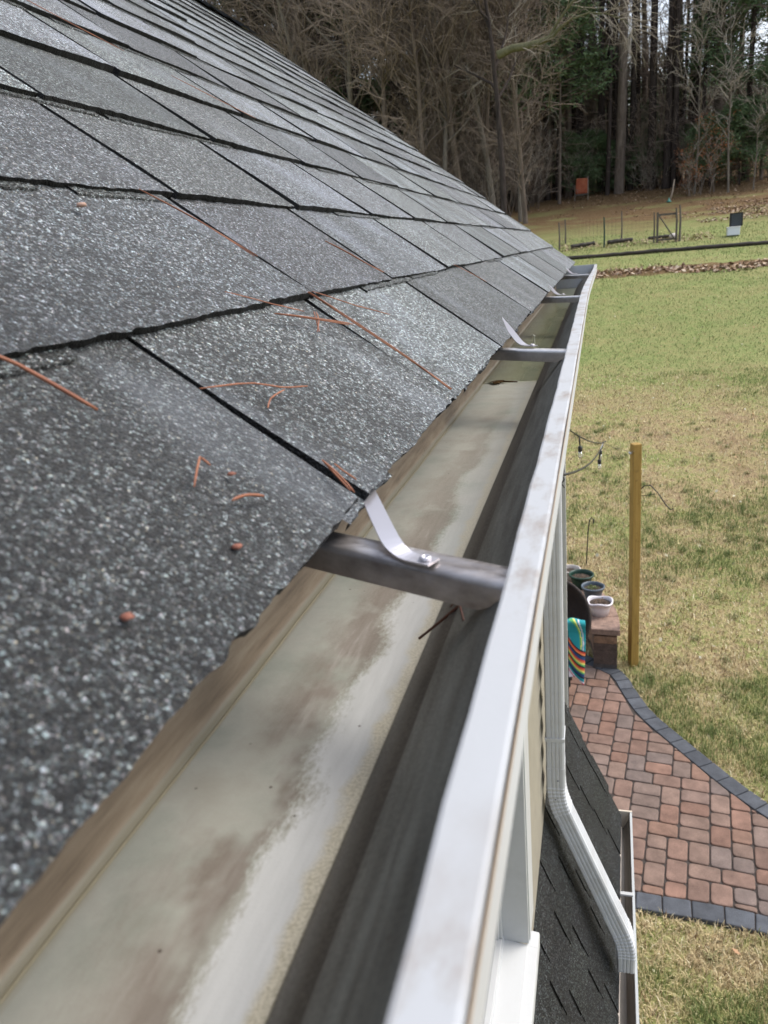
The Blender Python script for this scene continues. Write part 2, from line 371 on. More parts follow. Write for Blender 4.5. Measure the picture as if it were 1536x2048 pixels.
while y < YE:                              # ridge caps: bent overlapping pieces
    y1 = min(y+.15, YE+.02)
    arc = lambda yy, hh: [(RX+q_*.13*CP, yy, RZ+.014+hh-math.sqrt(q_*q_+.02)*.13*SP) for q_ in np.linspace(-1, 1, 11)]
    mb.sweep([arc(y, .014), arc(y1+.03, .004)], closed=False, col=(1,1,1)); mb.sweep([arc(y, .014), arc(y, .006)], closed=False, col=(.1,.1,.1)); y = y1
mb.build('ridge_cap', M_sh, house, attr=True)

# gutter trough: K profile swept along y with a slight sag and outward bow towards the far end
def bow(y):
    t = min(max((y-1.45)/1.9, 0), 1); return .016*t*t*(3-2*t)
def lipw(y):
    t = min(max((y-.5)/1.2, 0), 1); u = min(max((y-1.9)/.9, 0), 1); return .0035*t*(1-u)
ys = list(np.arange(-.75, 3.32, .03))
def gut(prof, ys=ys): return [[(x + (bow(y) if wgt else 0)*wgt, y, z) for x, z, wgt in prof] for y in ys]
inner = [(-.1605, -.085, 0), (-.1605, -.178, 0), (-.1585, -.1822, 0), (-.157, -.1822, 0), (-.1562, -.1830, 0), (-.0815, -.1832, 0), (-.0800, -.1815, .1), (-.0785, -.177, .1),
         (-.0620, -.1500, .4), (-.0585, -.1475, .5), (-.0560, -.1420, .5), (-.0480, -.1330, .6), (-.0370, -.1180, .8), (-.0205, -.1010, 1)]
outer = [(-.1620, -.085, 0), (-.1620, -.1848, 0), (-.0795, -.1848, .1), (-.0560, -.148, .5), (-.0300, -.128, .8), (-.0175, -.118, 1), (-.0172, -.1012, 1)]
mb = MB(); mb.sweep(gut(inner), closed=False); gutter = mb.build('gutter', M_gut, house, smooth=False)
for p in gutter.data.polygons: p.use_smooth = True
mb = MB(); mb.sweep(gut(outer[:3]), closed=False); mb.sweep(gut(outer[2:]), closed=False); mb.build('gutter_face', M_white, gutter)
mb = MB()
lip = []
for y in ys:
    b_ = bow(y); w_ = -.0285+b_-lipw(y) + .0002*math.sin(y*37)+.0002*math.sin(y*91); o_ = -.0175+b_+.00015*math.sin(y*23+1); dz = .0002*math.sin(y*17)
    lip.append([(w_+.0004, y, -.1050), (w_, y, -.1030), (w_+.0002, y, -.1006+dz), (w_+.0012, y, -.1000+dz), (o_-.0012, y, -.0996+dz), (o_-.0003, y, -.0999+dz), (o_, y, -.1006+dz), (o_-.0002, y, -.1045)])
mb.sweep(lip, closed=True, cap=True); mb.build('gutter_lip', M_lip, gutter)
mb = MB(); mb.sweep([[(-.01700 + bow(y), y, -.1008), (-.01680 + bow(y), y, -.1014), (-.01700 + bow(y), y, -.1034)] for y in ys], closed=True); mb.build('lip_edge', M_lipedge, gutter)
mb = MB(); ye = ys[-1]
mb.sweep([[(x + bow(yv)*w, yv, z) for x, z, w in [(-.1605, -.1835, 0), (-.0805, -.1835, .1), (-.0580, -.1475, .5), (-.0365, -.118, .8), (-.0190, -.1015, 1), (-.0190, -.0990, 1), (-.1605, -.0990, 0)]] for yv in (ye, ye+.006)])
mb.build('end_cap', M_white, gutter)
mb = MB(); mb.box((-.176, Y0, -.26), (-.1630, YE-.02, -.0885)); mb.build('fascia', M_fascia, house)
# seam of sealant along the back corner
mb = MB(); mb.tube([(-.1560+.0004*math.sin(y*31), y, -.1829) for y in np.arange(-.7, 3.3, .05)], .0007, 6); mb.build('corner_seam', mat('old_sealant', (.30, .27, .18), .5), gutter, smooth=True)

# hangers: pressed channel across the trough with a bent strap and a rivet
def hanger(p0, p1, strap, end):
    p0 = np.array(p0); p1 = np.array(p1); L = p1-p0; Ln = np.linalg.norm(L); u = L/Ln; v = np.array([-u[1], u[0], 0.]) ; v /= np.linalg.norm(v); z = np.array([0,0,1.])
    if v[1] < 0: v = -v
    mb = MB(); rings = []
    for t in np.linspace(0, 1, 26):
        q = p0 + L*t; w = .0080; dep = .0120
        k = max(0, 1-t*7); w *= 1+.35*k; dep *= 1-.25*k     # flared flattened end under the shingles
        if t > .93: dep *= .8
        pr = [(-w, -dep), (-w, -.003), (-w*.93, -.0009), (-w*.7, 0), (-w*.25, .0004), (0, -.0002), (w*.25, .0004), (w*.7, 0), (w*.93, -.0009), (w, -.003), (w, -dep),
              (w-.001, -dep), (w-.001, -.0035), (w*.66, -.0014), (-w*.66, -.0014), (-w+.001, -.0035), (-w+.001, -dep)]
        rings.append([tuple(q + v*a + z*b) for a, b in pr])
    mb.sweep(rings); h = mb.build('gutter_hanger', M_met, house, smooth=True)
    m = h.modifiers.new('split', 'EDGE_SPLIT'); m.split_angle = R(50)
    # strap
    S_ = np.array(strap); 
    from_pts = []
    for i in range(len(S_)-1):
        for t in np.linspace(0, 1, 5, endpoint=False): from_pts.append(S_[i]*(1-t)+S_[i+1]*t)
    from_pts.append(S_[-1]); P_ = np.array(from_pts)
    for _ in range(3): P_[1:-1] = (P_[:-2]+P_[1:-1]*2+P_[2:])/4
    T_ = np.gradient(P_, axis=0); mb = MB(); rings = []
    for q, t in zip(P_, T_):
        t = t/np.linalg.norm(t); side = np.cross(t, z); side /= np.linalg.norm(side); n_ = np.cross(side, t)
        w, th = .0037, .0004; rings.append([tuple(q+side*a*w+n_*b*th) for a, b in ((-1, -1), (-1, 1), (1, 1), (1, -1))])
    mb.sweep(rings); mb.build('strap', M_strap, h)
    e = P_[0]*.52 + P_[3]*.48
    mb = MB(); mb.lathe([(.0024, 0), (.0024, .0009), (.0018, .0014), (.0010, .0012), (.0009, .0002), (.00001, .0002)], (e[0], e[1], e[2]+.0006), 14); mb.build('rivet', M_strap, h, smooth=True)
    mb = MB(); mb.lathe([(.00085, .0004), (.00001, .0006)], (e[0], e[1], e[2]+.0006), 10); mb.build('rivet_hole', M_hole, h)
hanger((-.150, .302, -.1085), (-.0265, .2425, -.1065), [(-.0565, .2505, -.1055), (-.0680, .2555, -.1055), (-.0745, .2605, -.1025), (-.0985, .3130, -.0985), (-.116, .352, -.0985)], 1)
M_near = M_met; M_met = M_met.copy(); M_met.name = 'dull_aluminium_lit'; _e = [q for q in M_met.node_tree.nodes if q.type == 'VALTORGB'][0].color_ramp.elements  # same metal for the far hangers, their brighter reflections painted into its colour
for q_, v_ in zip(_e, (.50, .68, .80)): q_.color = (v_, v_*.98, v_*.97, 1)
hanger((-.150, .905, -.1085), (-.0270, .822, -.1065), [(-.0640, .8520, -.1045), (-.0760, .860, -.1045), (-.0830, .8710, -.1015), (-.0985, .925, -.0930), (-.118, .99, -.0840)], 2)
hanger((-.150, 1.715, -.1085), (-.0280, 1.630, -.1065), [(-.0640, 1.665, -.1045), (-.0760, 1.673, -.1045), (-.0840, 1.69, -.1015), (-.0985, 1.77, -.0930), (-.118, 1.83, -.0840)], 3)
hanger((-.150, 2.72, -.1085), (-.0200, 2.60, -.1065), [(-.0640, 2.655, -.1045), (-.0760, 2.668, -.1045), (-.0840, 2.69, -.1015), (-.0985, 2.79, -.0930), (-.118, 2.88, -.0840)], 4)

# standing water towards the far end of the trough
mw = bpy.data.materials.new('gutter_water'); mw.use_nodes = True; nt = mw.node_tree; nt.nodes.clear()
wo = nt.nodes.new('ShaderNodeOutputMaterial'); wm = nt.nodes.new('ShaderNodeMixShader'); wt = nt.nodes.new('ShaderNodeBsdfTransparent'); wg = nt.nodes.new('ShaderNodeBsdfGlossy'); wf = nt.nodes.new('ShaderNodeFresnel')
wt.inputs[0].default_value = (.86, .88, .78, 1); wg.inputs['Roughness'].default_value = .04; wf.inputs[0].default_value = 1.33
wb = nt.nodes.new('ShaderNodeBump'); wz = nt.nodes.new('ShaderNodeTexNoise'); wz.inputs['Scale'].default_value = 22; wb.inputs['Strength'].default_value = .05; wb.inputs['Distance'].default_value = .002
for a, b in ((wz.outputs[0], wb.inputs['Height']), (wb.outputs[0], wg.inputs['Normal']), (wf.outputs[0], wm.inputs[0]), (wt.outputs[0], wm.inputs[1]), (wg.outputs[0], wm.inputs[2]), (wm.outputs[0], wo.inputs[0])): nt.links.new(a, b)
mb = MB(); yy = list(np.arange(1.09, 3.31, .04)); mb.sweep([[(-.1570, y, -.1812), (-.0802, y, -.1812)] for y in yy], closed=False); tag(mb.build('water', mw), kind='structure')

# ------------------------------------------------------------------ walls, window, downspout, lower roof
mb = MB(); z = -.20
WIN0, WIN1 = -.6, 1.36
def lap(mb, x, ya, yb, z0, z1, e=.1):
    z = z1
    while z > z0:
        zb = max(z-e, z0)
        mb.sweep([[(x-.022, ya, z), (x-.011, ya, z), (x, ya, zb), (x-.013, ya, zb-.0005)], [(x-.022, yb, z), (x-.011, yb, z), (x, yb, zb), (x-.013, yb, zb-.0005)]]); z = zb
lap(mb, -.168, 1.40, YE-.02, -1.95, -.20); lap(mb, -.168, 3.0, YE-.02, GZ, -1.95)
lap(mb, -.168, WIN0, 1.40, -1.95, -1.56); lap(mb, -.168, -2.2, WIN0, -1.95, -.20)
mb.build('siding', M_side, house)
mb = MB(); mb.box((-3.4, -2.2, GZ-.1), (-.26, YE-.03, -.30)); mb.box((-.25, -2.2, GZ-.1), (-.02, 2.93, -2.47))
mb.add([(-.17, YE-.028, -.3), (-1.6, YE-.028, RZ-.1), (-3.0, YE-.028, -.3), (-.17, YE-.04, -.3), (-1.6, YE-.04, RZ-.1), (-3.0, YE-.04, -.3)], [(2,1,0),(3,4,5),(0,1,4,3),(1,2,5,4)])
mb.build('wall', M_side, house)
mb = MB(); mb.box((-.24, YE-.03, GZ), (-.150, YE+.01, -.24)); mb.build('corner_board', M_trim, house)
# window: casing, jamb, sash, sloping sill, wet glass
win = MB(); win.box((-.165, 1.362, -1.50), (-.144, 1.45, -.27)); win.box((-.240, 1.352, -1.50), (-.1465, 1.3600, -.27)); win = win.build('window', M_trim, house, bevel=.0015)
mb = MB(); mb.box((-.232, 1.338, -1.49), (-.205, 1.3515, -.27)); mb.box((-.226, 1.331, -1.488), (-.2115, 1.3375, -.27)); mb.box((-.232, WIN0, -1.515), (-.205, 1.337, -1.480)); mb.box((-.232, WIN0, -.33), (-.205, 1.337, -.27)); mb.build('sash', M_trim, win, bevel=.0012)
mb = MB(); prof = [(-.235, -1.560), (-.235, -1.488), (-.203, -1.489), (-.2025, -1.496), (-.150, -1.502), (-.149, -1.505), (-.128, -1.508), (-.126, -1.512), (-.126, -1.545), (-.145, -1.548), (-.145, -1.565)]
mb.sweep([[(x, y, z) for x, z in prof] for y in (WIN0, 1.352)]); mb.sweep([[(x, y, z) for x, z in prof[4:]] for y in (1.352, 1.395)]); mb.build('sill', M_trim, win, bevel=.0012)
mg = mat('wet_window_glass', (.03, .035, .045), .05, 0, .8); n = N(mg)
dr = n.vor(95, n.mapv((1, 1, .55)), out='Distance'); ar = n.noise(5.5, 3, .5); wet = n.math('MULTIPLY', n.ramp(dr, [(.28, 1), (.42, 0)]), n.ramp(ar, [(.42, 0), (.55, 1)]))
film = n.ramp(n.noise(4, 2, .5, n.mapv((1, 1, 1), loc=(2, 5, 1))), [(.45, .15), (.6, .4)])
n.col(n.mix(n.math('MAXIMUM', wet, film), n.ramp(ar, [(.3, (.02, .025, .05)), (.7, (.05, .05, .06))]), (.42, .44, .45))); n.rough(n.math('ADD', n.math('MULTIPLY', film, .4), .08))
mb = MB(); mb.box((-.225, WIN0, -1.49), (-.2175, 1.335, -.30)); mb.build('pane', mg, win)

def ring(c, t, wx=.029, wy=.036, rib=.0026, sc=1.0):
    """corrugated rectangular section centred at c, running along t (in the XZ plane)"""
    t = Vector(t).normalized(); yv = Vector((0, 1, 0)); u = t.cross(yv).normalized()
    if u.x < 0: u = -u
    pr = []
    def face(a, b, ribs):
        n_ = Vector((b[1]-a[1], -(b[0]-a[0]))).normalized(); L = Vector(b)-Vector(a)
        for k in range(25):
            f = k/25; d = 0
            if ribs:
                for g in (.26, .50, .74):
                    if abs(f-g) < .055: d = -rib*(1-(abs(f-g)/.055)**2)
            p = Vector(a)+L*f+n_*d; pr.append(p)
    a, b = wx*sc, wy*sc; r = .004
    face((-a+r, -b), (a-r, -b), True); face((a, -b+r), (a, b-r), True); face((a-r, b), (-a+r, b), True); face((-a, b-r), (-a, -b+r), True)
    return [tuple(Vector(c)+u*p.x+yv*p.y) for p in pr]
PX, PY = -.129, 2.175
mb = MB(); mb.sweep([ring((PX, PY, z), (0, 0, -1)) for z in (-.186, -1.0, -1.70)]); dsp = mb.build('downspout', M_white, house, smooth=False)
A = Vector((PX, PY, -1.745)); B = Vector((.098, 2.115, -2.262)); D = (B-A).normalized()
def bend(p, d0, d1, L0, L1, mouth0=1.0, n=15):
    """crimped elbow; shallow ridges on its bend"""
    pts = []; d0 = Vector(d0); d1 = Vector(d1)
    P0 = p-d0*L0; P2 = p+d1*L1; rings = [ring(p-d0*(L0+.075), d0, sc=1.03*mouth0), ring(P0, d0, sc=1.02)]
    for k in range(n*2+1):
        f = k/(n*2); q = P0*(1-f)**2 + p*2*f*(1-f) + P2*f*f; t = d0*(1-f)+d1*f
        cr = 1.0+.055*(k % 4 in (1, 2)); rings.append(ring(q, t, rib=.0012, sc=cr))
    rings.append(ring(P2, d1, sc=1.0)); rings.append(ring(P2+d1*.06, d1, sc=.97)); return rings
mb = MB(); mb.sweep(bend(A, (0, 0, -1), D, .055, .055)); mb.build('elbow', M_white, dsp, smooth=False)
mb = MB(); mb.sweep([ring(A+D*.085, D), ring((A+B)/2, D), ring(B-D*.10, D)]); mb.build('offset_pipe', M_white, dsp)
mb = MB(); mb.sweep(bend(B, D, (0, 0, -1), .05, .05)); mb.build('elbow', M_white, dsp)
mb = MB(); 
for zz in (-.62, -1.5): mb.box((PX-.0310, PY-.0385, zz-.013), (PX+.0310, PY+.0385, zz+.0)) if zz < -1 else None
mb.build('strap', M_white, dsp) if mb.v else None
for s_ in ((PX, PY-.0375, -1.735), (PX+.008, PY-.0380, -1.66)): mb = MB(); mb.lathe([(.0028, 0), (.002, .001), (.0001, .0014)], s_, 8); mb.build('screw', M_black, dsp)
mb = MB(); mb.tube([(-.094+.004*math.cos(t), PY-.03+.004*math.sin(t), -.665+.006*t/1.5) for t in np.linspace(0, 15, 50)], .0022, 6); mb.build('hook', M_black, dsp)

LE0, LE1, LY0, LY1, LZ = .069, .103, 1.95, 2.97, -2.45
def le(y): return LE0 + (LE1-LE0)*(y-LY0)/(LY1-LY0)
LS = math.hypot(.175+.086, .65)
def lowP(y, s, h):
    f = s/LS; xe = le(y); x = xe + (-.175-xe)*f; z = LZ + .65*f
    h *= .55; return (x + h*.92, y, z + h*.39)
def slots_low(c):
    rr = random.Random(c+40); y = -.4 + (.15 if c % 2 else 0) + rr.uniform(-.03, .03); o = []
    while y < 3: o.append(y); y += .24 + rr.uniform(-.02, .02)
    return o
V, Q, T = shingles(lowP, -1.6, LY1, 5, slots_low, LS/5.0, (.8, 1.25), near=None, rough=.0012, gp=.010)
for c_ in (0,): pass
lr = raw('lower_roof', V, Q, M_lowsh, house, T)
mb = MB(); mb.sweep([[lowP(y, 0, 0), lowP(y, LS, 0), lowP(y, LS, -.03), lowP(y, 0, -.03)] for y in np.linspace(-1.6, LY1-.01, 30)]); mb.build('roof_deck', M_felt, lr)
# its gutter
ys2 = list(np.arange(-1.6, 2.99, .1)) + [2.985]
def lo(y): return .152 + (.152-.135)*(y-2.97)/1.05
mg2 = mat('lower_gutter_grime', (.16, .145, .125), .5); n = N(mg2); n.col(n.ramp(n.noise(20, 5, .6, n.mapv((1, .1, 1))), [(.3, (.10, .085, .07)), (.55, (.2, .185, .165)), (.75, (.30, .28, .255))]))
mb = MB(); mb.sweep([[(le(y)-.025, y, LZ-.005), (le(y)-.025, y, LZ-.09), (lo(y)-.035, y, LZ-.09), (lo(y)-.014, y, LZ-.045), (lo(y)-.007, y, LZ-.008)] for y in ys2], closed=False); lg = mb.build('lower_gutter', mg2, house)
mb = MB(); mb.sweep([[(lo(y)-.0085, y, LZ-.011), (lo(y)-.008, y, LZ-.001), (lo(y)+.001, y, LZ), (lo(y)+.002, y, LZ-.020), (lo(y)-.010, y, LZ-.045), (lo(y)-.032, y, LZ-.093), (lo(y)-.012, y, LZ-.045)] for y in ys2]); mb.build('gutter_lip', m_white('white_lower_lip', (.50, .53, .54), (.42, .38, .34), .25, 20), lg)
mb = MB(); mb.box((le(2.98)-.025, 2.985, LZ-.09), (lo(2.98)+.002, 2.993, LZ+.0015)); mb.build('end_cap', mat('tan_end_cap', (.62, .55, .45), .5), lg)
mb = MB(); mb.box((le(2.5)-.02, 2.50, LZ-.004), (lo(2.5)-.004, 2.515, LZ+.0035)); mb.build('gutter_hanger', M_trim, lg); mb = MB(); mb.box((le(.9)-.02, .90, LZ-.004), (lo(.9)-.004, .915, LZ+.0035)); mb.build('gutter_hanger', M_trim, lg)
mb = MB(); mb.box((.02, -1.6, LZ-.12), (le(-1.6)-.0, LY1-.03, LZ-.012), rz=0); 
mb = MB(); mb.sweep([[(le(y)-.03, y, LZ-.13), (le(y)-.03, y, LZ-.012), (le(y)+.006, y, LZ-.012), (le(y)+.006, y, LZ-.018), (le(y)-.022, y, LZ-.02), (le(y)-.022, y, LZ-.13)] for y in ys2[:-1]]); mb.build('drip_edge', mat('peeling_drip_edge', (.5, .44, .38), .7), lg)

# ------------------------------------------------------------------ small litter on the roof and in the gutter
M_ndl = mat('orange_pine_needle', (.42, .15, .055), .55); _n = N(M_ndl); _n.col(_n.ramp(_n.noise(60), [(.3, (.18, .055, .025)), (.7, (.36, .14, .065))]))
def needle(pts, label, cat='pine needle', n=2, r=.00044, spread=.0035, grp='fallen pine needles on the roof'):
    P = [np.array(roofP(y, s*EX, .0115+.0006*k)) for k, (y, s) in enumerate(pts)]
    rr = random.Random(int(pts[0][0]*1e4)); mb = MB()
    for k in range(n):
        off = np.array([rr.uniform(-1, 1), rr.uniform(-1, 1), 0])*spread; off2 = np.array([rr.uniform(-1, 1), rr.uniform(-1, 1), 0])*spread
        Q_ = []; m = 9
        for i in range(m):
            t = i/(m-1)*(len(P)-1); a = min(int(t), len(P)-2); f = t-a; w = i/(m-1)
            q = P[a]*(1-f)+P[a+1]*f; sag = math.sin(w*math.pi)*.0012*(1 if k % 2 else -1)
            Q_.append(q + off*w*(.2 if k == 0 else 1) + off2*(1-w)*.15 + np.array([sag, -sag, abs(sag)*.6]))
        mb.tube([tuple(p - np.array(P[0])) for p in Q_], [r*(.65 if i in (0, m-1) else 1) for i in range(m)], 6)
    o = mb.build('pine_needle', M_ndl, smooth=True); o.location = tuple(P[0]); tag(o, label, cat, grp); return o
needle([(.203, 1.12), (.215, .92), (.2215, .70)], 'thick blurred orange pine needle nearest the left edge of the roof', n=1, r=.00075)
needle([(.284, .655), (.318, .59), (.338, .50), (.357, .47)], 'curved forked pine needle lying across the dark slot in the lowest shingle row', n=1)
needle([(.340, .51), (.318, .49), (.306, .47)], 'short pale twig end beside the forked needle on the lowest row', n=1, r=.0004)
needle([(.478, 1.96), (.497, 1.66), (.509, 1.33)], 'long pale orange pine needle running along a slot in the second shingle row', n=2, spread=.002)
needle([(.516, 1.0), (.520, .62), (.523, .30), (.521, .04)], 'long bundle of red pine needles reaching down to the eave', n=4, spread=.004)
needle([(.522, 1.0), (.56, .80), (.60, .66)], 'loose thin needle fanning right from the long bundle', n=1, r=.0004)
needle([(.432, .90), (.47, .78), (.498, .70)], 'orange pine needle cluster left of the long bundle, crossed into a star', n=3, spread=.006)
needle([(.452, .72), (.468, .78), (.480, .84)], 'short needle crossing the star shaped cluster', n=2, spread=.005)
needle([(.408, 1.10), (.44, .95), (.466, .86)], 'faint thin needle above the star shaped cluster', n=1, r=.00035)
needle([(.219, .365), (.236, .42), (.236, .39)], 'bent blurred needle shaped like a hook near the middle of the lowest row', n=1)
needle([(.226, .27), (.241, .22)], 'short straight needle just above the gutter edge', n=1, r=.0006)
needle([(.298, .20), (.292, .12), (.287, .05)], 'two crossed needles at the bottom of the nearest slot', n=2, spread=.003)
needle([(.303, .16), (.300, .11), (.300, .06)], 'needle beside the crossed pair at the gutter end of the slot', n=1, r=.0004)
needle([(.700, 1.48), (.712, 1.32), (.720, 1.16), (.735, 1.04)], 'thin red needles in the slot of the second row further along', n=2, spread=.002)
needle([(1.10, 1.0), (1.13, .8), (1.15, .62)], 'far red needle in the lowest shingle row past the bundle', n=1)
needle([(1.0, 4.4), (1.08, 4.1), (1.14, 3.9)], 'reddish needle stuck in a slot halfway up the roof', n=1)
needle([(.80, 5.2), (.86, 4.9), (.93, 4.6)], 'long orange needle near the top of the roof', n=1)
def crumb(y, s, r, label):
    mb = MB(); rr = random.Random(int(y*999))
    mb.lathe([(.0001, 0), (r*.8, r*.15), (r, r*.45), (r*.6, r*.8), (.0001, r*.9)], (0, 0, 0), 7)
    mb.v = [(x*rr.uniform(.7, 1.4), y_*rr.uniform(.7, 1.4), z) for x, y_, z in mb.v]
    o = mb.build('leaf_crumb', mat('bud_scale', (.22, .08, .05) if r < .003 else (.40, .25, .19), .7), smooth=True); o.location = roofP(y, s*EX, .009); tag(o, label, 'debris', 'crumbs on the roof')
crumb(.208, .16, .0019, 'dark red bud scale near the gutter edge'); crumb(.152, .2, .0018, 'small pink grit speck low on the nearest shingle')
crumb(.245, .34, .0016, 'rusty bud scale beside the short needles'); crumb(.39, 1.78, .003, 'brown leaf crumb on the second shingle row')
def gbuild(name, mb, m, label, cat, smooth=True, group=None):
    o = mb.build(name, m, smooth=smooth); return tag(o, label, cat, group)
mb = MB(); mb.tube([(-.078+.045*t, .305-.02*t+.01*t*t, -.166+.045*t) for t in np.linspace(0, 1, 8)], .0007, 6)
mb.tube([(-.062, .302, -.148), (-.058, .30, -.143), (-.049, .262, -.134)], .0004, 5)
gbuild('twig', mb, mat('red_brown_twig', (.10, .035, .02), .6), 'thin dark red twig leaning on the inner front wall of the gutter', 'twig')
mb = MB(); pts = []
for k in range(26):
    a = k/26*2*math.pi; r_ = .008*(1+.35*math.sin(3*a)+.2*math.sin(7*a+1)); pts.append((r_*1.25*math.cos(a), r_*math.sin(a)*1.1, .0008+.0012*math.sin(2*a)))
mb.add([(0, 0, .003)] + pts, [(0, 1+k, 1+(k+1) % 26) for k in range(26)]); mb.add([(0, 0, .002)] + [(x, y, z-.0008) for x, y, z in pts], [(0, 1+(k+1) % 26, 1+k) for k in range(26)]); mb.tube([(.01, -.002, .001), (.03, -.006, .001)], .0012, 6)
o = gbuild('wet_leaf', mb, mat('dark_wet_leaf', (.075, .045, .02), .2), 'dark wet leaf lying in the shallow water of the gutter past the second bracket', 'leaf'); o.location = (-.137, 1.088, -.1812)
mb = MB(); mb.lathe([(.003, 0), (.0022, .004), (.0018, .012), (.003, .014), (.0001, .016)], (0, 0, 0), 10)
o = gbuild('gutter_screw', mb, mat('pale_screw', (.7, .7, .62), .35, .5), 'pale screw standing in the gutter before the third bracket', 'screw'); o.location = (-.117, 1.52, -.1812)

# ------------------------------------------------------------------ the ground
def lawn_green(x, y):
    """0 straw, 1 green"""
    a = fnoise(x, y, .55, 21, 4); b = fnoise(x, y, 2.6, 31, 4); far = np.clip((y-13)/7, 0, 1)
    g = .42*a + .58*b - .50 + .17*far + .10*(fnoise(x, y, .25, 8, 2)-.5)
    bare = np.exp(-((y-17.0)/1.9)**2)*np.clip(1.2-(x-.5)/3.5, 0, 1)*.30 + np.exp(-((y-14.2)/.9)**2)*np.exp(-((x-1.6)/1.6)**2)*.12
    return np.clip((g-bare)*5.6+.40, 0, 1)
xs = np.concatenate([np.linspace(-320, -30, 24), np.linspace(-28, 28, 150), np.linspace(31, 320, 24)])
yg = np.concatenate([np.linspace(-120, -4, 14), np.linspace(-3, 62, 261), np.linspace(64, 420, 40)])
GX, GY = np.meshgrid(xs, yg); GZs = np.where(GY < 150, ground(GX, np.minimum(GY, 150)), ground(GX, np.full_like(GY, 150.)) + (GY-150)*.02)
GZs = GZs - .02
nx_, ny_ = len(xs), len(yg); idx = np.arange(nx_*ny_).reshape(ny_, nx_)
Qg = np.stack([idx[:-1, :-1], idx[:-1, 1:], idx[1:, 1:], idx[1:, :-1]], -1).reshape(-1, 4)
mgz = mat('lawn_and_litter', rough=.95, spec=.1); n = N(mgz); X_, Y_, Z_ = n.xyz()
g1 = n.noise(.9, 6, .62); g2 = n.noise(9, 5, .65); g3 = n.noise(38, 3, .6)
lawn = n.ramp(n.math('ADD', n.math('MULTIPLY', g1, .55), n.math('MULTIPLY', g2, .45)), [(.38, (.30, .215, .13)), (.48, (.38, .31, .16)), (.56, (.28, .29, .11)), (.68, (.20, .24, .08))])
lawn = n.mix(.5, lawn, n.ramp(g3, [(.3, .55), (.7, 1.35)]), 'MULTIPLY')
grn = n.ramp(n.math('ADD', n.math('MULTIPLY', g1, .4), n.math('MULTIPLY', g2, .6)), [(.36, (.29, .27, .11)), (.5, (.245, .275, .105)), (.62, (.175, .235, .075))])
ff = n.ramp(n.math('MULTIPLY', Y_, .02), [(.32, 0), (.40, .85)])
lawn = n.mix(ff, lawn, n.mix(.35, grn, n.ramp(n.math('ADD', n.math('MULTIPLY', g3, .5), n.math('MULTIPLY', n.noise(2.6, 4, .6), .5)), [(.38, .55), (.62, 1.3)]), 'MULTIPLY'))
litter = n.ramp(n.math('ADD', n.math('MULTIPLY', g2, .5), n.math('MULTIPLY', g3, .5)), [(.36, (.07, .035, .018)), (.48, (.15, .085, .045)), (.56, (.21, .13, .07)), (.66, (.30, .21, .13))])
yj = n.math('ADD', Y_, n.math('MULTIPLY', n.math('SUBTRACT', n.noise(.35, 4, .6), .5), 6.5))
lit = n.ramp(n.math('MULTIPLY', yj, .01), [(.385, 0), (.43, .92)])
moss = n.ramp(n.noise(.55, 3, .5, n.mapv((.6, 1, 1), loc=(4, 0, 0))), [(.5, 0), (.62, .7)])
lit = n.math('MULTIPLY', lit, n.math('SUBTRACT', 1.0, n.math('MULTIPLY', moss, n.ramp(n.math('MULTIPLY', Y_, .01), [(.46, 1), (.52, 0)]))))
c = n.mix(lit, lawn, litter)
y2 = n.math('ADD', Y_, n.math('MULTIPLY', n.math('SUBTRACT', n.noise(1.6, 4, .6), .5), 1.2))
st = n.math('MULTIPLY', n.math('GREATER_THAN', y2, 29.7), n.math('LESS_THAN', y2, 31.0)); c = n.mix(n.math('MULTIPLY', st, .9), c, litter)
n.col(c); n.bump(n.math('ADD', g2, g3), .8, .05)
tag(raw('ground', np.stack([GX, GY, GZs], -1).reshape(-1, 3), Qg, mgz, smooth=True), kind='structure')

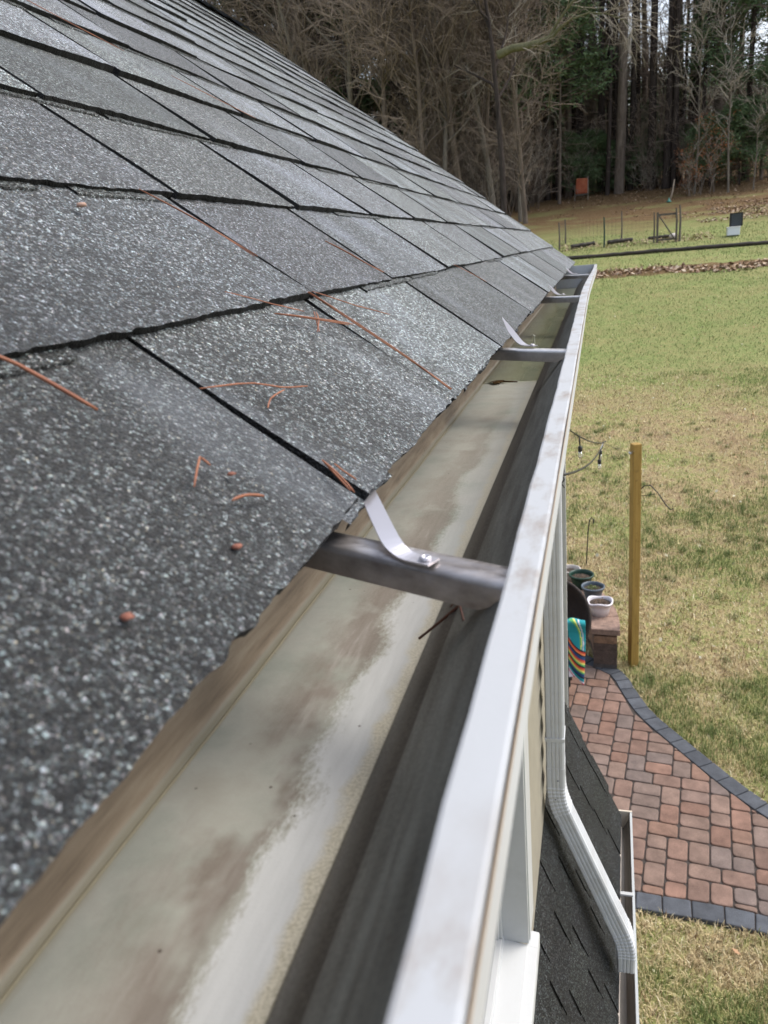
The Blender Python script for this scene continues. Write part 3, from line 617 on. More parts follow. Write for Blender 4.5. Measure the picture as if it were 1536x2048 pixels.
# grass: blades with a colour of their own
mgr = mat('grass_blades', rough=.75, spec=.25); n = N(mgr); n.col(n.attr('tint'))
PATIO_UP = [(-4.2, 9.0), (-2.2, 9.6), (-.75, 8.75), (-.02, 8.13), (.276, 7.88), (.40, 7.52), (.52, 7.17), (.72, 6.82), (1.38, 5.87), (2.1, 5.28), (3.2, 4.85), (5.0, 4.7), (8, 4.65)]
PATIO_LO = [(-4.2, 3.3), (-.3, 4.62), (.30, 4.57), (1.13, 4.50), (2.2, 4.20), (4.0, 3.65), (8, 3.3)]
UX, UY = np.array(PATIO_UP).T; LX, LY = np.array(PATIO_LO).T
def in_patio(x, y, m=0.0): return (y < np.interp(x, UX, UY)-m*1.3) & (y > np.interp(x, LX, LY)+m)
def blades(x, y, L, wd, seed):
    r = np.random.default_rng(seed); k = len(x); g = lawn_green(x, y); isg = r.random(k) < g*.78+.02
    z = ground(x, y) - .022; L = L*r.uniform(.5, 1.2, k)*np.where(isg, 1.1, 1.0); az = r.uniform(0, 2*np.pi, k)
    lean = np.where(isg, r.uniform(.25, .9, k), r.uniform(.8, 1.5, k)); dx = np.cos(az); dy = np.sin(az)
    w = wd*r.uniform(.6, 1.3, k); px, py = -dy*w, dx*w
    b = np.stack([x, y, z], -1)
    mid = b + np.stack([dx*np.sin(lean*.6)*L*.55, dy*np.sin(lean*.6)*L*.55, np.cos(lean*.6)*L*.55+.012], -1)
    tip = mid + np.stack([dx*np.sin(lean)*L*.5, dy*np.sin(lean)*L*.5, np.cos(lean)*L*.45], -1)
    sd = np.stack([px, py, 0*px], -1)
    V = np.stack([b-sd, b+sd, mid+sd*.8, mid-sd*.8, tip], 1).reshape(-1, 3)
    i = np.arange(k)*5; T3 = np.concatenate([np.stack([i, i+1, i+2], -1), np.stack([i, i+2, i+3], -1), np.stack([i+3, i+2, i+4], -1)])
    u = r.random((k, 1)); gc = (1-u)*np.array([[.14, .20, .06]]) + u*np.array([[.30, .33, .13]])
    sc = (1-u)*np.array([[.38, .29, .16]]) + u*np.array([[.68, .56, .33]]); sc = np.where(r.random((k, 1)) < .13, np.array([[.15, .085, .04]]), sc)
    sc = np.where(r.random((k, 1)) < .05, np.array([[.80, .72, .50]]), sc)
    yl = np.array([[.46, .45, .17]]); sc = sc*(1-.55*g[:, None]) + yl*.55*g[:, None]
    c = np.where(isg[:, None], gc, sc)*r.uniform(.75, 1.15, (k, 1))
    return V, T3, np.repeat(c, 5, 0)
Vb, Tb, Cb = [], [], []; off = 0
for (x0, x1, y0, y1, dens, L, wd, sd) in [(-.1, 2.6, 2.6, 4.7, 8500, .062, .0026, 1), (-.4, 3.6, 4.7, 8.3, 4600, .065, .0030, 2), (-1.2, 4.4, 8.3, 12.5, 2400, .055, .0040, 3),
                                     (-2, 5.4, 12.5, 19, 1300, .05, .0045, 4), (-3, 7, 19, 29.9, 260, .045, .006, 5), (-4, 9, 31.3, 39, 120, .06, .008, 6)]:
    k = int((x1-x0)*(y1-y0)*dens); r = np.random.default_rng(sd+50); x = r.uniform(x0, x1, k); y = r.uniform(y0, y1, k)
    cl = fnoise(x, y, 7, 77, 2); keep = (~in_patio(x, y, .0)) & (r.random(k) < .45+.9*cl) & ~((x < .02) & (y < 3.05)) & (r.random(k) < .35+.75*lawn_green(x, y)+.25); x, y = x[keep], y[keep]
    a, b, c = blades(x, y, L, wd, sd); Vb.append(a); Tb.append(b+off); Cb.append(c); off += len(a)
r = np.random.default_rng(90); nc = 520; cx = r.uniform(-.4, 4.2, nc); cy = r.uniform(2.8, 16, nc); ok = ~in_patio(cx, cy, -.05) & ~((cx < .08) & (cy < 3.1)) & (r.random(nc) < .25+lawn_green(cx, cy)); cx, cy = cx[ok], cy[ok]
x = np.repeat(cx, 46)+r.normal(0, .030, len(cx)*46); y = np.repeat(cy, 46)+r.normal(0, .030, len(cx)*46); ok = ~in_patio(x, y, .0); a, b, c = blades(x[ok], y[ok], .080, .0026, 9)
c = c*.35 + .65*np.array([[.13, .19, .06]])*np.repeat(r.uniform(.6, 1.3, (len(c)//5, 1)), 5, 0); Vb.append(a); Tb.append(b+off); Cb.append(c); off += len(a)
tag(raw('grass', np.concatenate(Vb), np.concatenate(Tb), mgr, tint=np.concatenate(Cb)), 'patchy lawn of green and straw coloured grass behind the house', 'grass', kind='stuff')

# dead leaves
mlf = mat('dead_leaves', rough=.8); n = N(mlf); n.col(n.attr('tint'))
def leaves(pts, size, seed, pal):
    r = np.random.default_rng(seed); k = len(pts); x, y = pts[:, 0], pts[:, 1]; z = ground(x, y) + r.uniform(-.01, .03, k)
    s = size*r.uniform(.5, 1.3, k); a = r.uniform(0, 2*np.pi, k); u = np.stack([np.cos(a), np.sin(a), r.normal(0, .35, k)], -1)*s[:, None]
    v = np.stack([-np.sin(a), np.cos(a), r.normal(0, .35, k)], -1)*(s*.6)[:, None]; b = np.stack([x, y, z], -1); lift = np.array([0, 0, 1])*(s*.35)[:, None]
    V = np.stack([b-u, b-v*.9, b+u*.9+lift*.6, b+v+lift], 1).reshape(-1, 3); i = np.arange(k)*4
    T3 = np.concatenate([np.stack([i, i+1, i+3], -1), np.stack([i+1, i+2, i+3], -1)])
    c = np.array(pal)[r.integers(0, len(pal), k)]*r.uniform(.7, 1.2, (k, 1)); return V, T3, np.repeat(c, 4, 0)
r = np.random.default_rng(4)
def uni(k, x0, x1, y0, y1): return np.stack([r.uniform(x0, x1, k), r.uniform(y0, y1, k)], -1)
pal = [(.36, .24, .15), (.28, .17, .10), (.46, .34, .23), (.16, .09, .055), (.52, .42, .31)]
Ls = []
p = uni(4200, -4, 10, 29.2, 31.3); w = 30.3+.35*np.sin(p[:, 0]*1.1)+.5*(fnoise(p[:, 0], p[:, 1]*0, 1.5, 2)-.5); p = p[np.abs(p[:, 1]-w) < .75*r.random(len(p))**.4]; Ls.append(leaves(p, .075, 1, pal))
p = uni(6000, -10, 14, 41, 58); p = p[(fnoise(p[:, 0], p[:, 1], .5, 12) + (p[:, 1]-47)*.03 + p[:, 0]*.02 > .55)]; Ls.append(leaves(p, .06, 2, pal[:4]))
p = uni(6000, 3.5, 14, 40, 46); p = p[(fnoise(p[:, 0], p[:, 1], .6, 19) + p[:, 0]*.04 > .72)]; Ls.append(leaves(p, .06, 6, pal))
p = uni(260, 0, 6, 3.2, 28); p = p[~in_patio(p[:, 0], p[:, 1])]; Ls.append(leaves(p, .030, 3, [(.50, .45, .30), (.45, .26, .14), (.6, .56, .42)]))
p = uni(700, -1.6, 4.6, 35.6, 37.2); Ls.append(leaves(p, .06, 8, [(.45, .36, .22), (.32, .24, .14)]))
o = 0; VV, TT, CC = [], [], []
for a, b, c in Ls: VV.append(a); TT.append(b+o); CC.append(c); o += len(a)
tag(raw('dead_leaves', np.concatenate(VV), np.concatenate(TT), mlf, tint=np.concatenate(CC)), 'brown dead leaves in a band across the lawn and under the trees', 'leaves', kind='stuff')

# ------------------------------------------------------------------ patio of tumbled pavers with a dark soldier course
PZ = GZ + .020
mpv = mat('tumbled_paver', rough=.85, spec=.3); n = N(mpv); pn = n.noise(9, 5, .65); pf = n.noise(240, 3, .7)
c = n.mix(1.0, n.attr('tint'), n.ramp(pn, [(.3, .68), (.7, 1.2)]), 'MULTIPLY'); c = n.mix(.7, c, n.ramp(pf, [(.35, .6), (.6, 1.1), (.8, 1.35)]), 'MULTIPLY')
c = n.mix(n.ramp(n.vor(60, out='Distance'), [(.03, .9), (.06, 0)]), c, (.55, .52, .48)); n.col(c); n.bump(n.math('ADD', pf, n.math('MULTIPLY', pn, 2.0)), .5, .003)
def clip(poly, p, nrm):
    out = []; d = [(q[0]-p[0])*nrm[0]+(q[1]-p[1])*nrm[1] for q in poly]
    for i in range(len(poly)):
        j = (i+1) % len(poly)
        if d[i] >= 0: out.append(poly[i])
        if d[i]*d[j] < 0:
            t = d[i]/(d[i]-d[j]); out.append((poly[i][0]+(poly[j][0]-poly[i][0])*t, poly[i][1]+(poly[j][1]-poly[i][1])*t))
    return out
def stone(mb, poly, zt, col, ch=.007, rnd=.02, rr=random):
    # round the corners, then chamfered prism
    k = len(poly); P = []
    for i in range(k):
        a, b, c_ = Vector(poly[i-1]), Vector(poly[i]), Vector(poly[(i+1) % k])
        la, lc = (a-b).length, (c_-b).length
        if la < 1e-4 or lc < 1e-4: continue
        ra, rc = min(rnd*rr.uniform(.5, 1.2), la*.35), min(rnd*rr.uniform(.5, 1.2), lc*.35)
        p0 = b+(a-b)/la*ra; p1 = b+(c_-b)/lc*rc; m = (p0+p1)/2*.55+b*.45; P += [p0, m, p1]
    if len(P) < 5: return
    cen = sum(P, Vector((0, 0)))/len(P)
    def ins(d): return [q+(cen-q).normalized()*min(d*(1.2), (cen-q).length*.3) for q in P]
    tl = [rr.uniform(-.0016, .0016) for _ in range(2)]
    Z = lambda q, z: z + (q.x-cen.x)*tl[0]*6 + (q.y-cen.y)*tl[1]*6
    R0 = [(q.x, q.y, zt-.05) for q in ins(0)]; R1 = [(q.x, q.y, Z(q, zt-ch)) for q in ins(0)]; R2 = [(q.x, q.y, Z(q, zt-ch*.25)) for q in ins(ch*.55)]; R3 = [(q.x, q.y, Z(q, zt)) for q in ins(ch*1.7)]
    mb.sweep([R0, R1, R2, R3], True, True, col)
mb = MB(); rr = random.Random(9); U = .078; NW, NH = 118, 84
H_ = [0]*NW; pieces = []
while True:
    lo_ = min(H_)
    if lo_ >= NH: break
    s_ = H_.index(lo_); e_ = s_
    while e_ < NW and H_[e_] == lo_: e_ += 1
    run = e_-s_
    ch_ = [w for w in (2, 3) if w <= run and (run-w == 0 or run-w >= 2)] or [run]
    w = rr.choice(ch_); h = rr.choice([2, 2, 3] if w == 3 else [2, 3, 3]) if True else 2
    if w == 3 and h == 3: h = 2
    pieces.append((s_, lo_, w, h))
    for q in range(s_, s_+w): H_[q] = lo_+h
cols = [(.235, .135, .100), (.215, .130, .100), (.26, .145, .100), (.200, .135, .112), (.165, .135, .125), (.225, .150, .118), (.21, .138, .108), (.185, .138, .118), (.245, .130, .092)]
ang = R(-7); ca, sa = math.cos(ang), math.sin(ang); OX, OY = -3.2, 3.6
BW = .155
def offset(line, d):
    out = []
    for i, p in enumerate(line):
        a = Vector(line[max(i-1, 0)]); b = Vector(line[min(i+1, len(line)-1)]); t = (b-a).normalized(); nn = Vector((-t.y, t.x)); out.append((p[0]+nn.x*d, p[1]+nn.y*d))
    return out
def dense(line, step):
    P = [Vector(p) for p in line]; out = []; 
    # Catmull-Rom through the points
    fine = []
    for i in range(len(P)-1):
        a, b, c_, d = P[max(i-1, 0)], P[i], P[i+1], P[min(i+2, len(P)-1)]
        for k in range(24):
            t = k/24; fine.append(.5*((2*b)+(c_-a)*t+(2*a-5*b+4*c_-d)*t*t+(3*b-a-3*c_+d)*t**3))
    fine.append(P[-1]); out = [fine[0]]; acc = 0
    for i in range(1, len(fine)):
        seg = (fine[i]-fine[i-1]).length; acc += seg
        if acc >= step: out.append(fine[i]); acc = 0
    return [tuple(p) for p in out]
UPL = dense(PATIO_UP[2:], .175); LOL = dense(PATIO_LO[1:], .178)
UPI = offset(UPL, -BW); LOI = offset(LOL, BW)
uix, uiy = np.array(UPI).T; lix, liy = np.array(LOI).T
def seg_near(line, x):
    for i in range(len(line)-1):
        if line[i][0] <= x <= line[i+1][0]: return i
    return 0 if x < line[0][0] else len(line)-2
for (i, j, w, h) in pieces:
    g = .0052; q = [(i*U+g, j*U+g), ((i+w)*U-g, j*U+g), ((i+w)*U-g, (j+h)*U-g), (i*U+g, (j+h)*U-g)]
    q = [(OX+a*ca-b*sa, OY+a*sa+b*ca) for a, b in q]; cx_ = sum(p[0] for p in q)/4; cy_ = sum(p[1] for p in q)/4
    if cx_ > 4.4 or (cx_ > .4 and cy_ > 8.6): continue
    if cx_ > UPI[0][0]-.1:
        for dx in (-.09, 0, .09):
            s0 = seg_near(UPI, cx_+dx); a, b = UPI[s0], UPI[s0+1]; t = Vector((b[0]-a[0], b[1]-a[1])).normalized(); q = clip(q, (a[0]+t.y*g*1.2, a[1]-t.x*g*1.2), (t.y, -t.x)) if len(q) > 2 else q
    if len(q) > 2 and cx_ > LOI[0][0]-.1:
        for dx in (-.09, 0, .09):
            s0 = seg_near(LOI, cx_+dx); a, b = LOI[s0], LOI[s0+1]; t = Vector((b[0]-a[0], b[1]-a[1])).normalized(); q = clip(q, (a[0]-t.y*g*1.2, a[1]+t.x*g*1.2), (-t.y, t.x)) if len(q) > 2 else q
    if len(q) < 3: continue
    ar = abs(sum(q[k][0]*q[(k+1) % len(q)][1]-q[(k+1) % len(q)][0]*q[k][1] for k in range(len(q))))/2
    if ar < .0005: continue
    c0 = rr.choice(cols); f = rr.uniform(.85, 1.15); stone(mb, q, PZ+rr.uniform(-.0015, .0015), tuple((v*.60+.40*w_)*f for v, w_ in zip(c0, (.205, .142, .112))), rnd=.030, rr=rr)
for L_, I_, sgn in ((UPL, UPI, 1), (LOL, LOI, -1)):
    for k in range(len(L_)-1):
        g = .004; a, b, c_, d = Vector(L_[k]), Vector(L_[k+1]), Vector(I_[k+1]), Vector(I_[k]); e = (b-a).normalized()*g
        q = [tuple(a+e), tuple(b-e), tuple(c_-e), tuple(d+e)]
        if sgn > 0: q = q[::-1]
        v = rr.uniform(.85, 1.2); stone(mb, q, PZ+.001, (.085*v, .092*v, .105*v), rnd=.010, rr=rr)
patio = mb.build('patio', mpv, attr=True); tag(patio, kind='structure')
mb = MB(); up = [(x, min(y, 9.6)) for x, y in PATIO_UP]; lo2 = PATIO_LO
V = [(x, y, PZ-.014) for x, y in [(-4.2, 9.0)]+UPL+[tuple(p) for p in LOL[::-1]]+[(-4.2, 3.3)]]
mb.add(V, [tuple(range(len(V)))]); 
mj = mat('joint_sand', (.05, .04, .035), .95); tag(mb.build('patio_bed', mj), kind='structure')

# ------------------------------------------------------------------ seat wall, pots, post, string lights, chair, blanket
mst = mat('block_wall_stone', rough=.9); n = N(mst); c = n.mix(1.0, n.attr('tint'), n.ramp(n.noise(14, 5, .65), [(.3, .55), (.7, 1.3)]), 'MULTIPLY'); c = n.mix(.6, c, n.ramp(n.noise(120, 3), [(.35, .6), (.7, 1.3)]), 'MULTIPLY'); n.col(c); n.bump(n.noise(40, 5, .7), .7, .01)
seat = thing('seat_wall', 'low curved seat wall of brown blocks with tan capstones at the patio edge', 'wall', (.07, 7.9, GZ))
CC_ = Vector((-2.0, 8.05)); RI, RO = 1.94, 2.25        # arc of the wall, starting at its pillar end
def arcp(r_, a): return (CC_.x+r_*math.cos(a), CC_.y+r_*math.sin(a)*.98)
rr = random.Random(5); mb = MB(); capm = MB(); A0, A1 = R(-3.5), R(108)
caps = np.linspace(A0, A1, 13)
for k in range(12):
    g = .0012; a, b = caps[k]+g, caps[k+1]-g; m = (a+b)/2
    q = [arcp(RI, a), arcp(RO, a), arcp(RO, m), arcp(RO, b), arcp(RI, b), arcp(RI, m)]; v = rr.uniform(.85, 1.15); c0 = rr.choice([(.40, .235, .145), (.36, .215, .15), (.30, .20, .155)]); zt = GZ+.50
    C0 = tuple(x*v for x in c0); r0 = [(x, y, zt-.065) for x, y in q]; r1 = [(x, y, zt-.006) for x, y in q]; cx_ = sum(p[0] for p in q)/6; cy_ = sum(p[1] for p in q)/6
    r2 = [(x+(cx_-x)*.03, y+(cy_-y)*.03, zt) for x, y in q]; capm.sweep([r0, r1, r2], True, True, C0)
for row in range(5):
    z0 = GZ-.02 + row*.087; z1 = z0+.083; st_ = np.arange(A0, A1, .10); st_ = st_ + (.05 if row % 2 else 0); st_[0] = A0
    for k in range(len(st_)-1):
        a, b = st_[k]+.0015, st_[k+1]-.0015; ri, ro = RI+.03+rr.uniform(-.004, .004), RO-.03+rr.uniform(-.004, .004)
        q = [arcp(ri, a), arcp(ro, a), arcp(ro, b), arcp(ri, b)]; c0 = rr.choice([(.20, .115, .075), (.11, .075, .06), (.27, .16, .10), (.09, .075, .07), (.24, .13, .085)])
        mb.sweep([[(x, y, z0) for x, y in q], [(x, y, z1-.008) for x, y in q], [(x*.985+arcp(2.1, (a+b)/2)[0]*.015, y*.985+arcp(2.1, (a+b)/2)[1]*.015, z1) for x, y in q]], True, True, c0)
mb.build('block_course', mst, seat, attr=True); capm.build('capstone', mst, seat, attr=True)

msoil = mat('potting_soil', (.05, .035, .025), .95); N(msoil).bump(N(msoil).noise(90, 4), 1, .01)
def pot(x, y, r, h, m, label, rim=.012, wob=0.0, fill=.75, stuff=None):
    z = GZ+.50; t = thing('flower_pot', label, 'plant pot', (x, y, z), 'pots on the seat wall')
    def prof(ins): return [(r*.66-ins, ins*.6), (r*.80-ins, h*.5), (r*.93-ins, h*.86), (r*.95-ins, h)]
    mb = MB(); o_ = prof(0); i_ = prof(.004)[::-1]
    pr = [(.0001, 0)] + o_[:3] + [(r*.94, h*.86), (r*1.02, h*.87), (r*1.03, h*.985), (r*.99, h*1.0)] + i_ + [(.0001, .01)]
    mb.lathe(pr, (x, y, z), 36)
    if wob: mb.v = [(x + (a-x)*(1+wob*.35*math.sin(5*math.atan2(b-y, a-x)+1)), y + (b-y)*(1+wob*.35*math.sin(5*math.atan2(b-y, a-x)+1)), c_ + (wob*.25*math.sin(3*math.atan2(b-y, a-x)) if c_ > z+h*.8 else 0)) for a, b, c_ in mb.v]
    mb.build('body', m, t, smooth=True)
    mb = MB(); rr = random.Random(int(x*1000+y)); mb.lathe([(r*.86, h*fill), (r*.5, h*fill+.006), (.0001, h*fill+.010)], (x, y, z), 20); mb.build('soil', msoil, t)
    if stuff:
        mb = MB()
        for _ in range(stuff[1]):
            a = rr.uniform(0, 6.28); q = rr.uniform(0, r*.6); bx_, by_ = x+q*math.cos(a), y+q*math.sin(a); l = rr.uniform(.03, stuff[2]); dx, dy = rr.gauss(0, .5), rr.gauss(0, .5)
            mb.tube([(bx_, by_, z+h*fill), (bx_+dx*l*.4, by_+dy*l*.4, z+h*fill+l*.5), (bx_+dx*l, by_+dy*l, z+h*fill+l*.55)], [.003, .0035, .001], 4)
        mb.build('plant', stuff[0], t)
mdry = mat('dried_stems', (.20, .14, .10), .9); mgp = mat('green_seedling', (.13, .17, .05), .8)
pot(.035, 8.32, .140, .17, mat('white_plastic_pot', (.74, .70, .74), .4), 'white plastic pot with dried brown plant, nearest on the seat wall', wob=.05, stuff=(mdry, 46, .09), fill=.8)
pot(-.045, 8.72, .135, .17, mat('grey_blue_pot', (.085, .11, .14), .4), 'slate blue pot with a pale rim, second from the wall end', stuff=(mgp, 40, .05), fill=.75)
pot(-.185, 9.05, .150, .18, mat('dark_green_pot', (.012, .045, .03), .35), 'dark green pot of dry twigs behind the slate blue one', stuff=(mdry, 30, .06), fill=.7)
pot(-.33, 9.28, .130, .15, mat('pale_tan_pot', (.55, .50, .46), .6), 'pale tan pot half hidden behind the dark green one', fill=.7)
mb = MB(); mb.lathe([(.0001, 0), (.012, .002), (.018, .010), (.012, .02), (.0001, .022)], (0, 0, 0), 9); o = gbuild('pebble', mb, mat('white_pebble', (.66, .62, .58), .7), 'small white pebble on the capstone beside the white pot', 'stone'); o.location = (-.105, 8.26, GZ+.50)

post = thing('wooden_post', 'yellowish square timber post standing on the lawn beside the patio', 'post', (.395, 8.06, GZ))
mb = MB(); a = .0445; yaw = R(24); zt = -2.03
def sq(s, z, lx=0): return [(.395+lx+s*(x*math.cos(yaw)-y*math.sin(yaw)), 8.06+s*(x*math.sin(yaw)+y*math.cos(yaw)), z) for x, y in ((-a, -a+.005), (-a+.005, -a), (a-.005, -a), (a, -a+.005), (a, a-.005), (a-.005, a), (-a+.005, a), (-a, a-.005))]
mb.sweep([sq(1, GZ-.1), sq(1, -3.3, -.004), sq(1, zt-.004, -.012), sq(.93, zt, -.012)]); mb.build('shaft', M_post, post)
mb = MB(); mb.tube([(.340, 8.03, zt-.09), (.322, 8.005, zt-.09), (.318, 8.0, zt-.075)], .011, 8); mb.build('insulator', M_trim, post, smooth=True)
mb = MB(); pts = [(.428, 8.05, zt-.50), (.47, 8.03, zt-.445), (.53, 8.0, zt-.43), (.60, 7.97, zt-.50), (.68, 7.93, zt-.62), (.725, 7.91, zt-.665), (.745, 7.90, zt-.65), (.742, 7.90, zt-.62)]
mb.tube(pts, .006, 8); mb.tube([(.428, 8.05, zt-.56), (.50, 8.02, zt-.545), (.575, 7.98, zt-.515)], .003, 6); mb.build('plant_hook', M_wire, post, smooth=True)
mb = MB(); mb.tube([(-.15, 10.48, gz(-.15, 10.48)-.1), (-.12, 10.48, gz(-.15, 10.48)+.5), (-.10, 10.47, gz(-.15, 10.48)+.66), (-.075, 10.45, gz(-.15, 10.48)+.71), (-.045, 10.45, gz(-.15, 10.48)+.69), (-.05, 10.45, gz(-.15, 10.48)+.62)], .008, 8)
gbuild('shepherd_hook', mb, M_wire, 'thin black shepherd hook stuck in the lawn behind the pots', 'garden hook')

Qp = Vector((.045, 5.9, -1.475)); Ps = Vector((-.092, 2.14, -.625)); Pf = Vector((-.16, 3.70, -.83)); Pp = Vector((.375, 8.02, -2.10))
lights = thing('string_lights', 'black string light cable with hanging bulbs between the house and the post', 'string lights', tuple(Qp))
def cable(a, b, sag, n=24): return [tuple(a*(1-t)+b*t - Vector((0, 0, sag*4*t*(1-t)))) for t in np.linspace(0, 1, n)]
c1 = cable(Ps, Qp, .05); c2 = cable(Pf, Qp, .03)
mb = MB(); mb.tube(c1[:-1] + [tuple(Qp+Vector((0, -.02, .01))), tuple(Qp+Vector((.02, 0, .012)))] + c2[::-1][1:], .0042, 6); mb.build('cable', M_black, lights, smooth=True)
mb = MB(); mb.tube(cable(Qp, Pp, .02, 8), .0016, 5); mb.build('guy_wire', M_wire, lights)
def bulb(p, tilt=0):
    p = Vector(p); mb = MB(); mb.tube([tuple(p), tuple(p+Vector((tilt*.3, 0, -.03))), tuple(p+Vector((tilt, 0, -.06)))], .0045, 6)
    mb.lathe([(.005, 0), (.012, -.006), (.012, -.030), (.010, -.034), (.0001, -.035)], tuple(p+Vector((tilt, 0, -.055))), 12); s_ = mb.build('bulb_socket', M_black, lights, smooth=True)
    mb = MB(); mb.lathe([(.008, 0), (.010, -.010), (.014, -.022), (.012, -.032), (.006, -.038), (.0001, -.040)], tuple(p+Vector((tilt, 0, -.088))), 14); mb.build('bulb', M_bulb, s_, smooth=True)
bulb(c1[18]); bulb(tuple(Qp), -.02); bulb(c2[7], .005)
mb = MB(); mb.tube([tuple(Vector(c1[19])+Vector((.0, 0, 0))), tuple(Vector(c1[19])+Vector((.015, .02, .03))), tuple(Vector(c1[20])+Vector((.01, .02, .02)))], .004, 6)
mb.build('clip', M_trim, lights)

# round backed chair with a striped blanket over a second chair
mch = mat('dark_brown_wicker', rough=.6); n = N(mch); n.col(n.ramp(n.noise(30, 4, .6, n.mapv((1, 1, 4))), [(.35, (.010, .007, .006)), (.6, (.035, .018, .012)), (.75, (.08, .035, .02))])); n.bump(n.noise(90, 2, .5, n.mapv((1, 1, 3))), .8, .01)
ch = thing('wicker_chair', 'dark brown chair with a big round back in front of the seat wall', 'chair', (-.47, 7.75, GZ))
cen = Vector((-.47, 7.72, -3.86)); nd = Vector((-.25, -.90, .36)).normalized(); u_ = nd.cross(Vector((0, 0, 1))).normalized(); v_ = u_.cross(nd)
def bowl(r, d): return [tuple(cen + u_*r*math.cos(t) + v_*r*math.sin(t) - nd*d) for t in np.linspace(0, 2*math.pi, 49)[:-1]]
mb = MB(); mb.sweep([bowl(.01, .24), bowl(.16, .22), bowl(.29, .14), bowl(.37, .04), bowl(.405, 0), bowl(.415, .012), bowl(.40, .03), bowl(.30, .165), bowl(.16, .245), bowl(.01, .265)]); mb.build('shell', mch, ch, smooth=True)
mb = MB(); rim = bowl(.412, .004); mb.tube(rim+rim[:2], .018, 8, cap=False); mb.build('rim', mch, ch, smooth=True)
for dx, dy in ((-.22, -.15), (.2, -.15), (-.2, .18), (.18, .18)):
    mb = MB(); mb.tube([(-.47+dx, 7.78+dy, GZ), (-.47+dx*.7, 7.8+dy*.6, -4.15)], [.014, .018], 8); mb.build('leg', mch, ch)
mb = MB(); mb.tube([(-.47+.16*math.cos(t), 7.8+.14*math.sin(t), -4.14) for t in np.linspace(0, 6.3, 20)], .016, 8); mb.build('frame', mch, ch)
mgl = mat('green_black_metal', (.018, .03, .028), .5, .4)
c2_ = thing('metal_chair', 'dark metal patio chair mostly hidden under the striped blanket', 'chair', (-.48, 7.25, GZ))
mb = MB(); 
for x in (-.74, -.285):
    mb = MB(); mb.tube([(x, 7.02, GZ), (x, 7.03, -4.16), (x, 7.02, -3.55)], .013, 8); mb.build('leg', mgl, c2_)
    mb = MB(); mb.tube([(x, 7.5, GZ), (x, 7.46, -4.16)], .013, 8); mb.build('leg', mgl, c2_)
mb = MB(); mb.box((-.74, 7.0, -4.17), (-.285, 7.48, -4.145)); mb.build('seat', mgl, c2_, bevel=.008)
mb = MB()
for z in (-3.56, -3.72, -3.90): mb.tube([(-.74, 7.02, z), (-.51, 6.99, z), (-.285, 7.02, z)], .011, 8)
for x in np.linspace(-.66, -.36, 5): mb.tube([(x, 7.0, -4.14), (x, 7.0, -3.56)], .006, 6)
mb.build('backrest', mgl, c2_)
mbl = mat('serape_cloth', rough=.9); n = N(mbl); n.col(n.attr('tint')); n.bump(n.noise(300, 2, .5, n.mapv((1, 1, .2))), .4, .002)
tq, re_, wh, gn, ye_, rd, bl, bk_, org = (.01, .24, .28), (.38, .01, .05), (.62, .58, .64), (.10, .36, .12), (.66, .64, .14), (.50, .05, .03), (.015, .05, .15), (.012, .012, .018), (.66, .20, .07)
seq = [bk_, rd, org, bk_, bl, bl, rd, org, ye_, gn, bk_, rd, org, ye_, gn, bl, bl, bk_, tq, tq, wh, re_, wh]
Vc, Tc = [], []; NU, NV = 110, 170
for j in range(NV+1):
    for i in range(NU+1):
        u = i/NU; v = j/NV
        x = -.80 + u*.68 + .010*math.sin(u*19+v*4); ztop = -3.535
        if v < .2: w = v/.2; y = 7.17-.14*w; z = ztop-.34+.34*w
        else:
            w = (v-.2)/.8; y = 7.02-.05*math.exp(-((w-.06)/.1)**2); z = ztop+.02*math.sin(min(w*18, 3.14)) - .70*w*(.66+.36*u)
        droop = max(0, u-.76)/.24; z -= .05*droop*droop; y += .10*droop
        y += .026*math.sin(u*17+1.4*math.sin(v*3))*min(1, v*2.0)*max(0, v-.2)*1.4; z += .008*math.sin(u*23+v*7); Vc.append((x, y, z))
        X = (x+.30)/.19; Z = (ztop-z)/.70 if v >= .2 else -.2; q = Z-.42*(X-.5) - .05*math.sin(X*4)
        if q < .40:
            rr_ = math.hypot(X*.62, Z-.42); c_ = tq
            if .44 < rr_ < .475: c_ = gn
            elif rr_ < .50 and rr_ >= .475: c_ = ye_
            elif .535 < rr_ < .56: c_ = wh
            elif rr_ < .14: c_ = re_
            elif rr_ < .17: c_ = wh
        else: c_ = seq[min(len(seq)-1, int((q-.40)/.58*len(seq)))]
        Tc.append(c_)
Qc = [(j*(NU+1)+i, j*(NU+1)+i+1, (j+1)*(NU+1)+i+1, (j+1)*(NU+1)+i) for j in range(NV) for i in range(NU)]
bl_ = raw('blanket', np.array(Vc), np.array(Qc), mbl, tint=np.array(Tc), smooth=True); sm_ = bl_.modifiers.new('thick', 'SOLIDIFY'); sm_.thickness = .006
tag(bl_, 'turquoise blanket with rainbow stripes draped over a patio chair back', 'blanket')

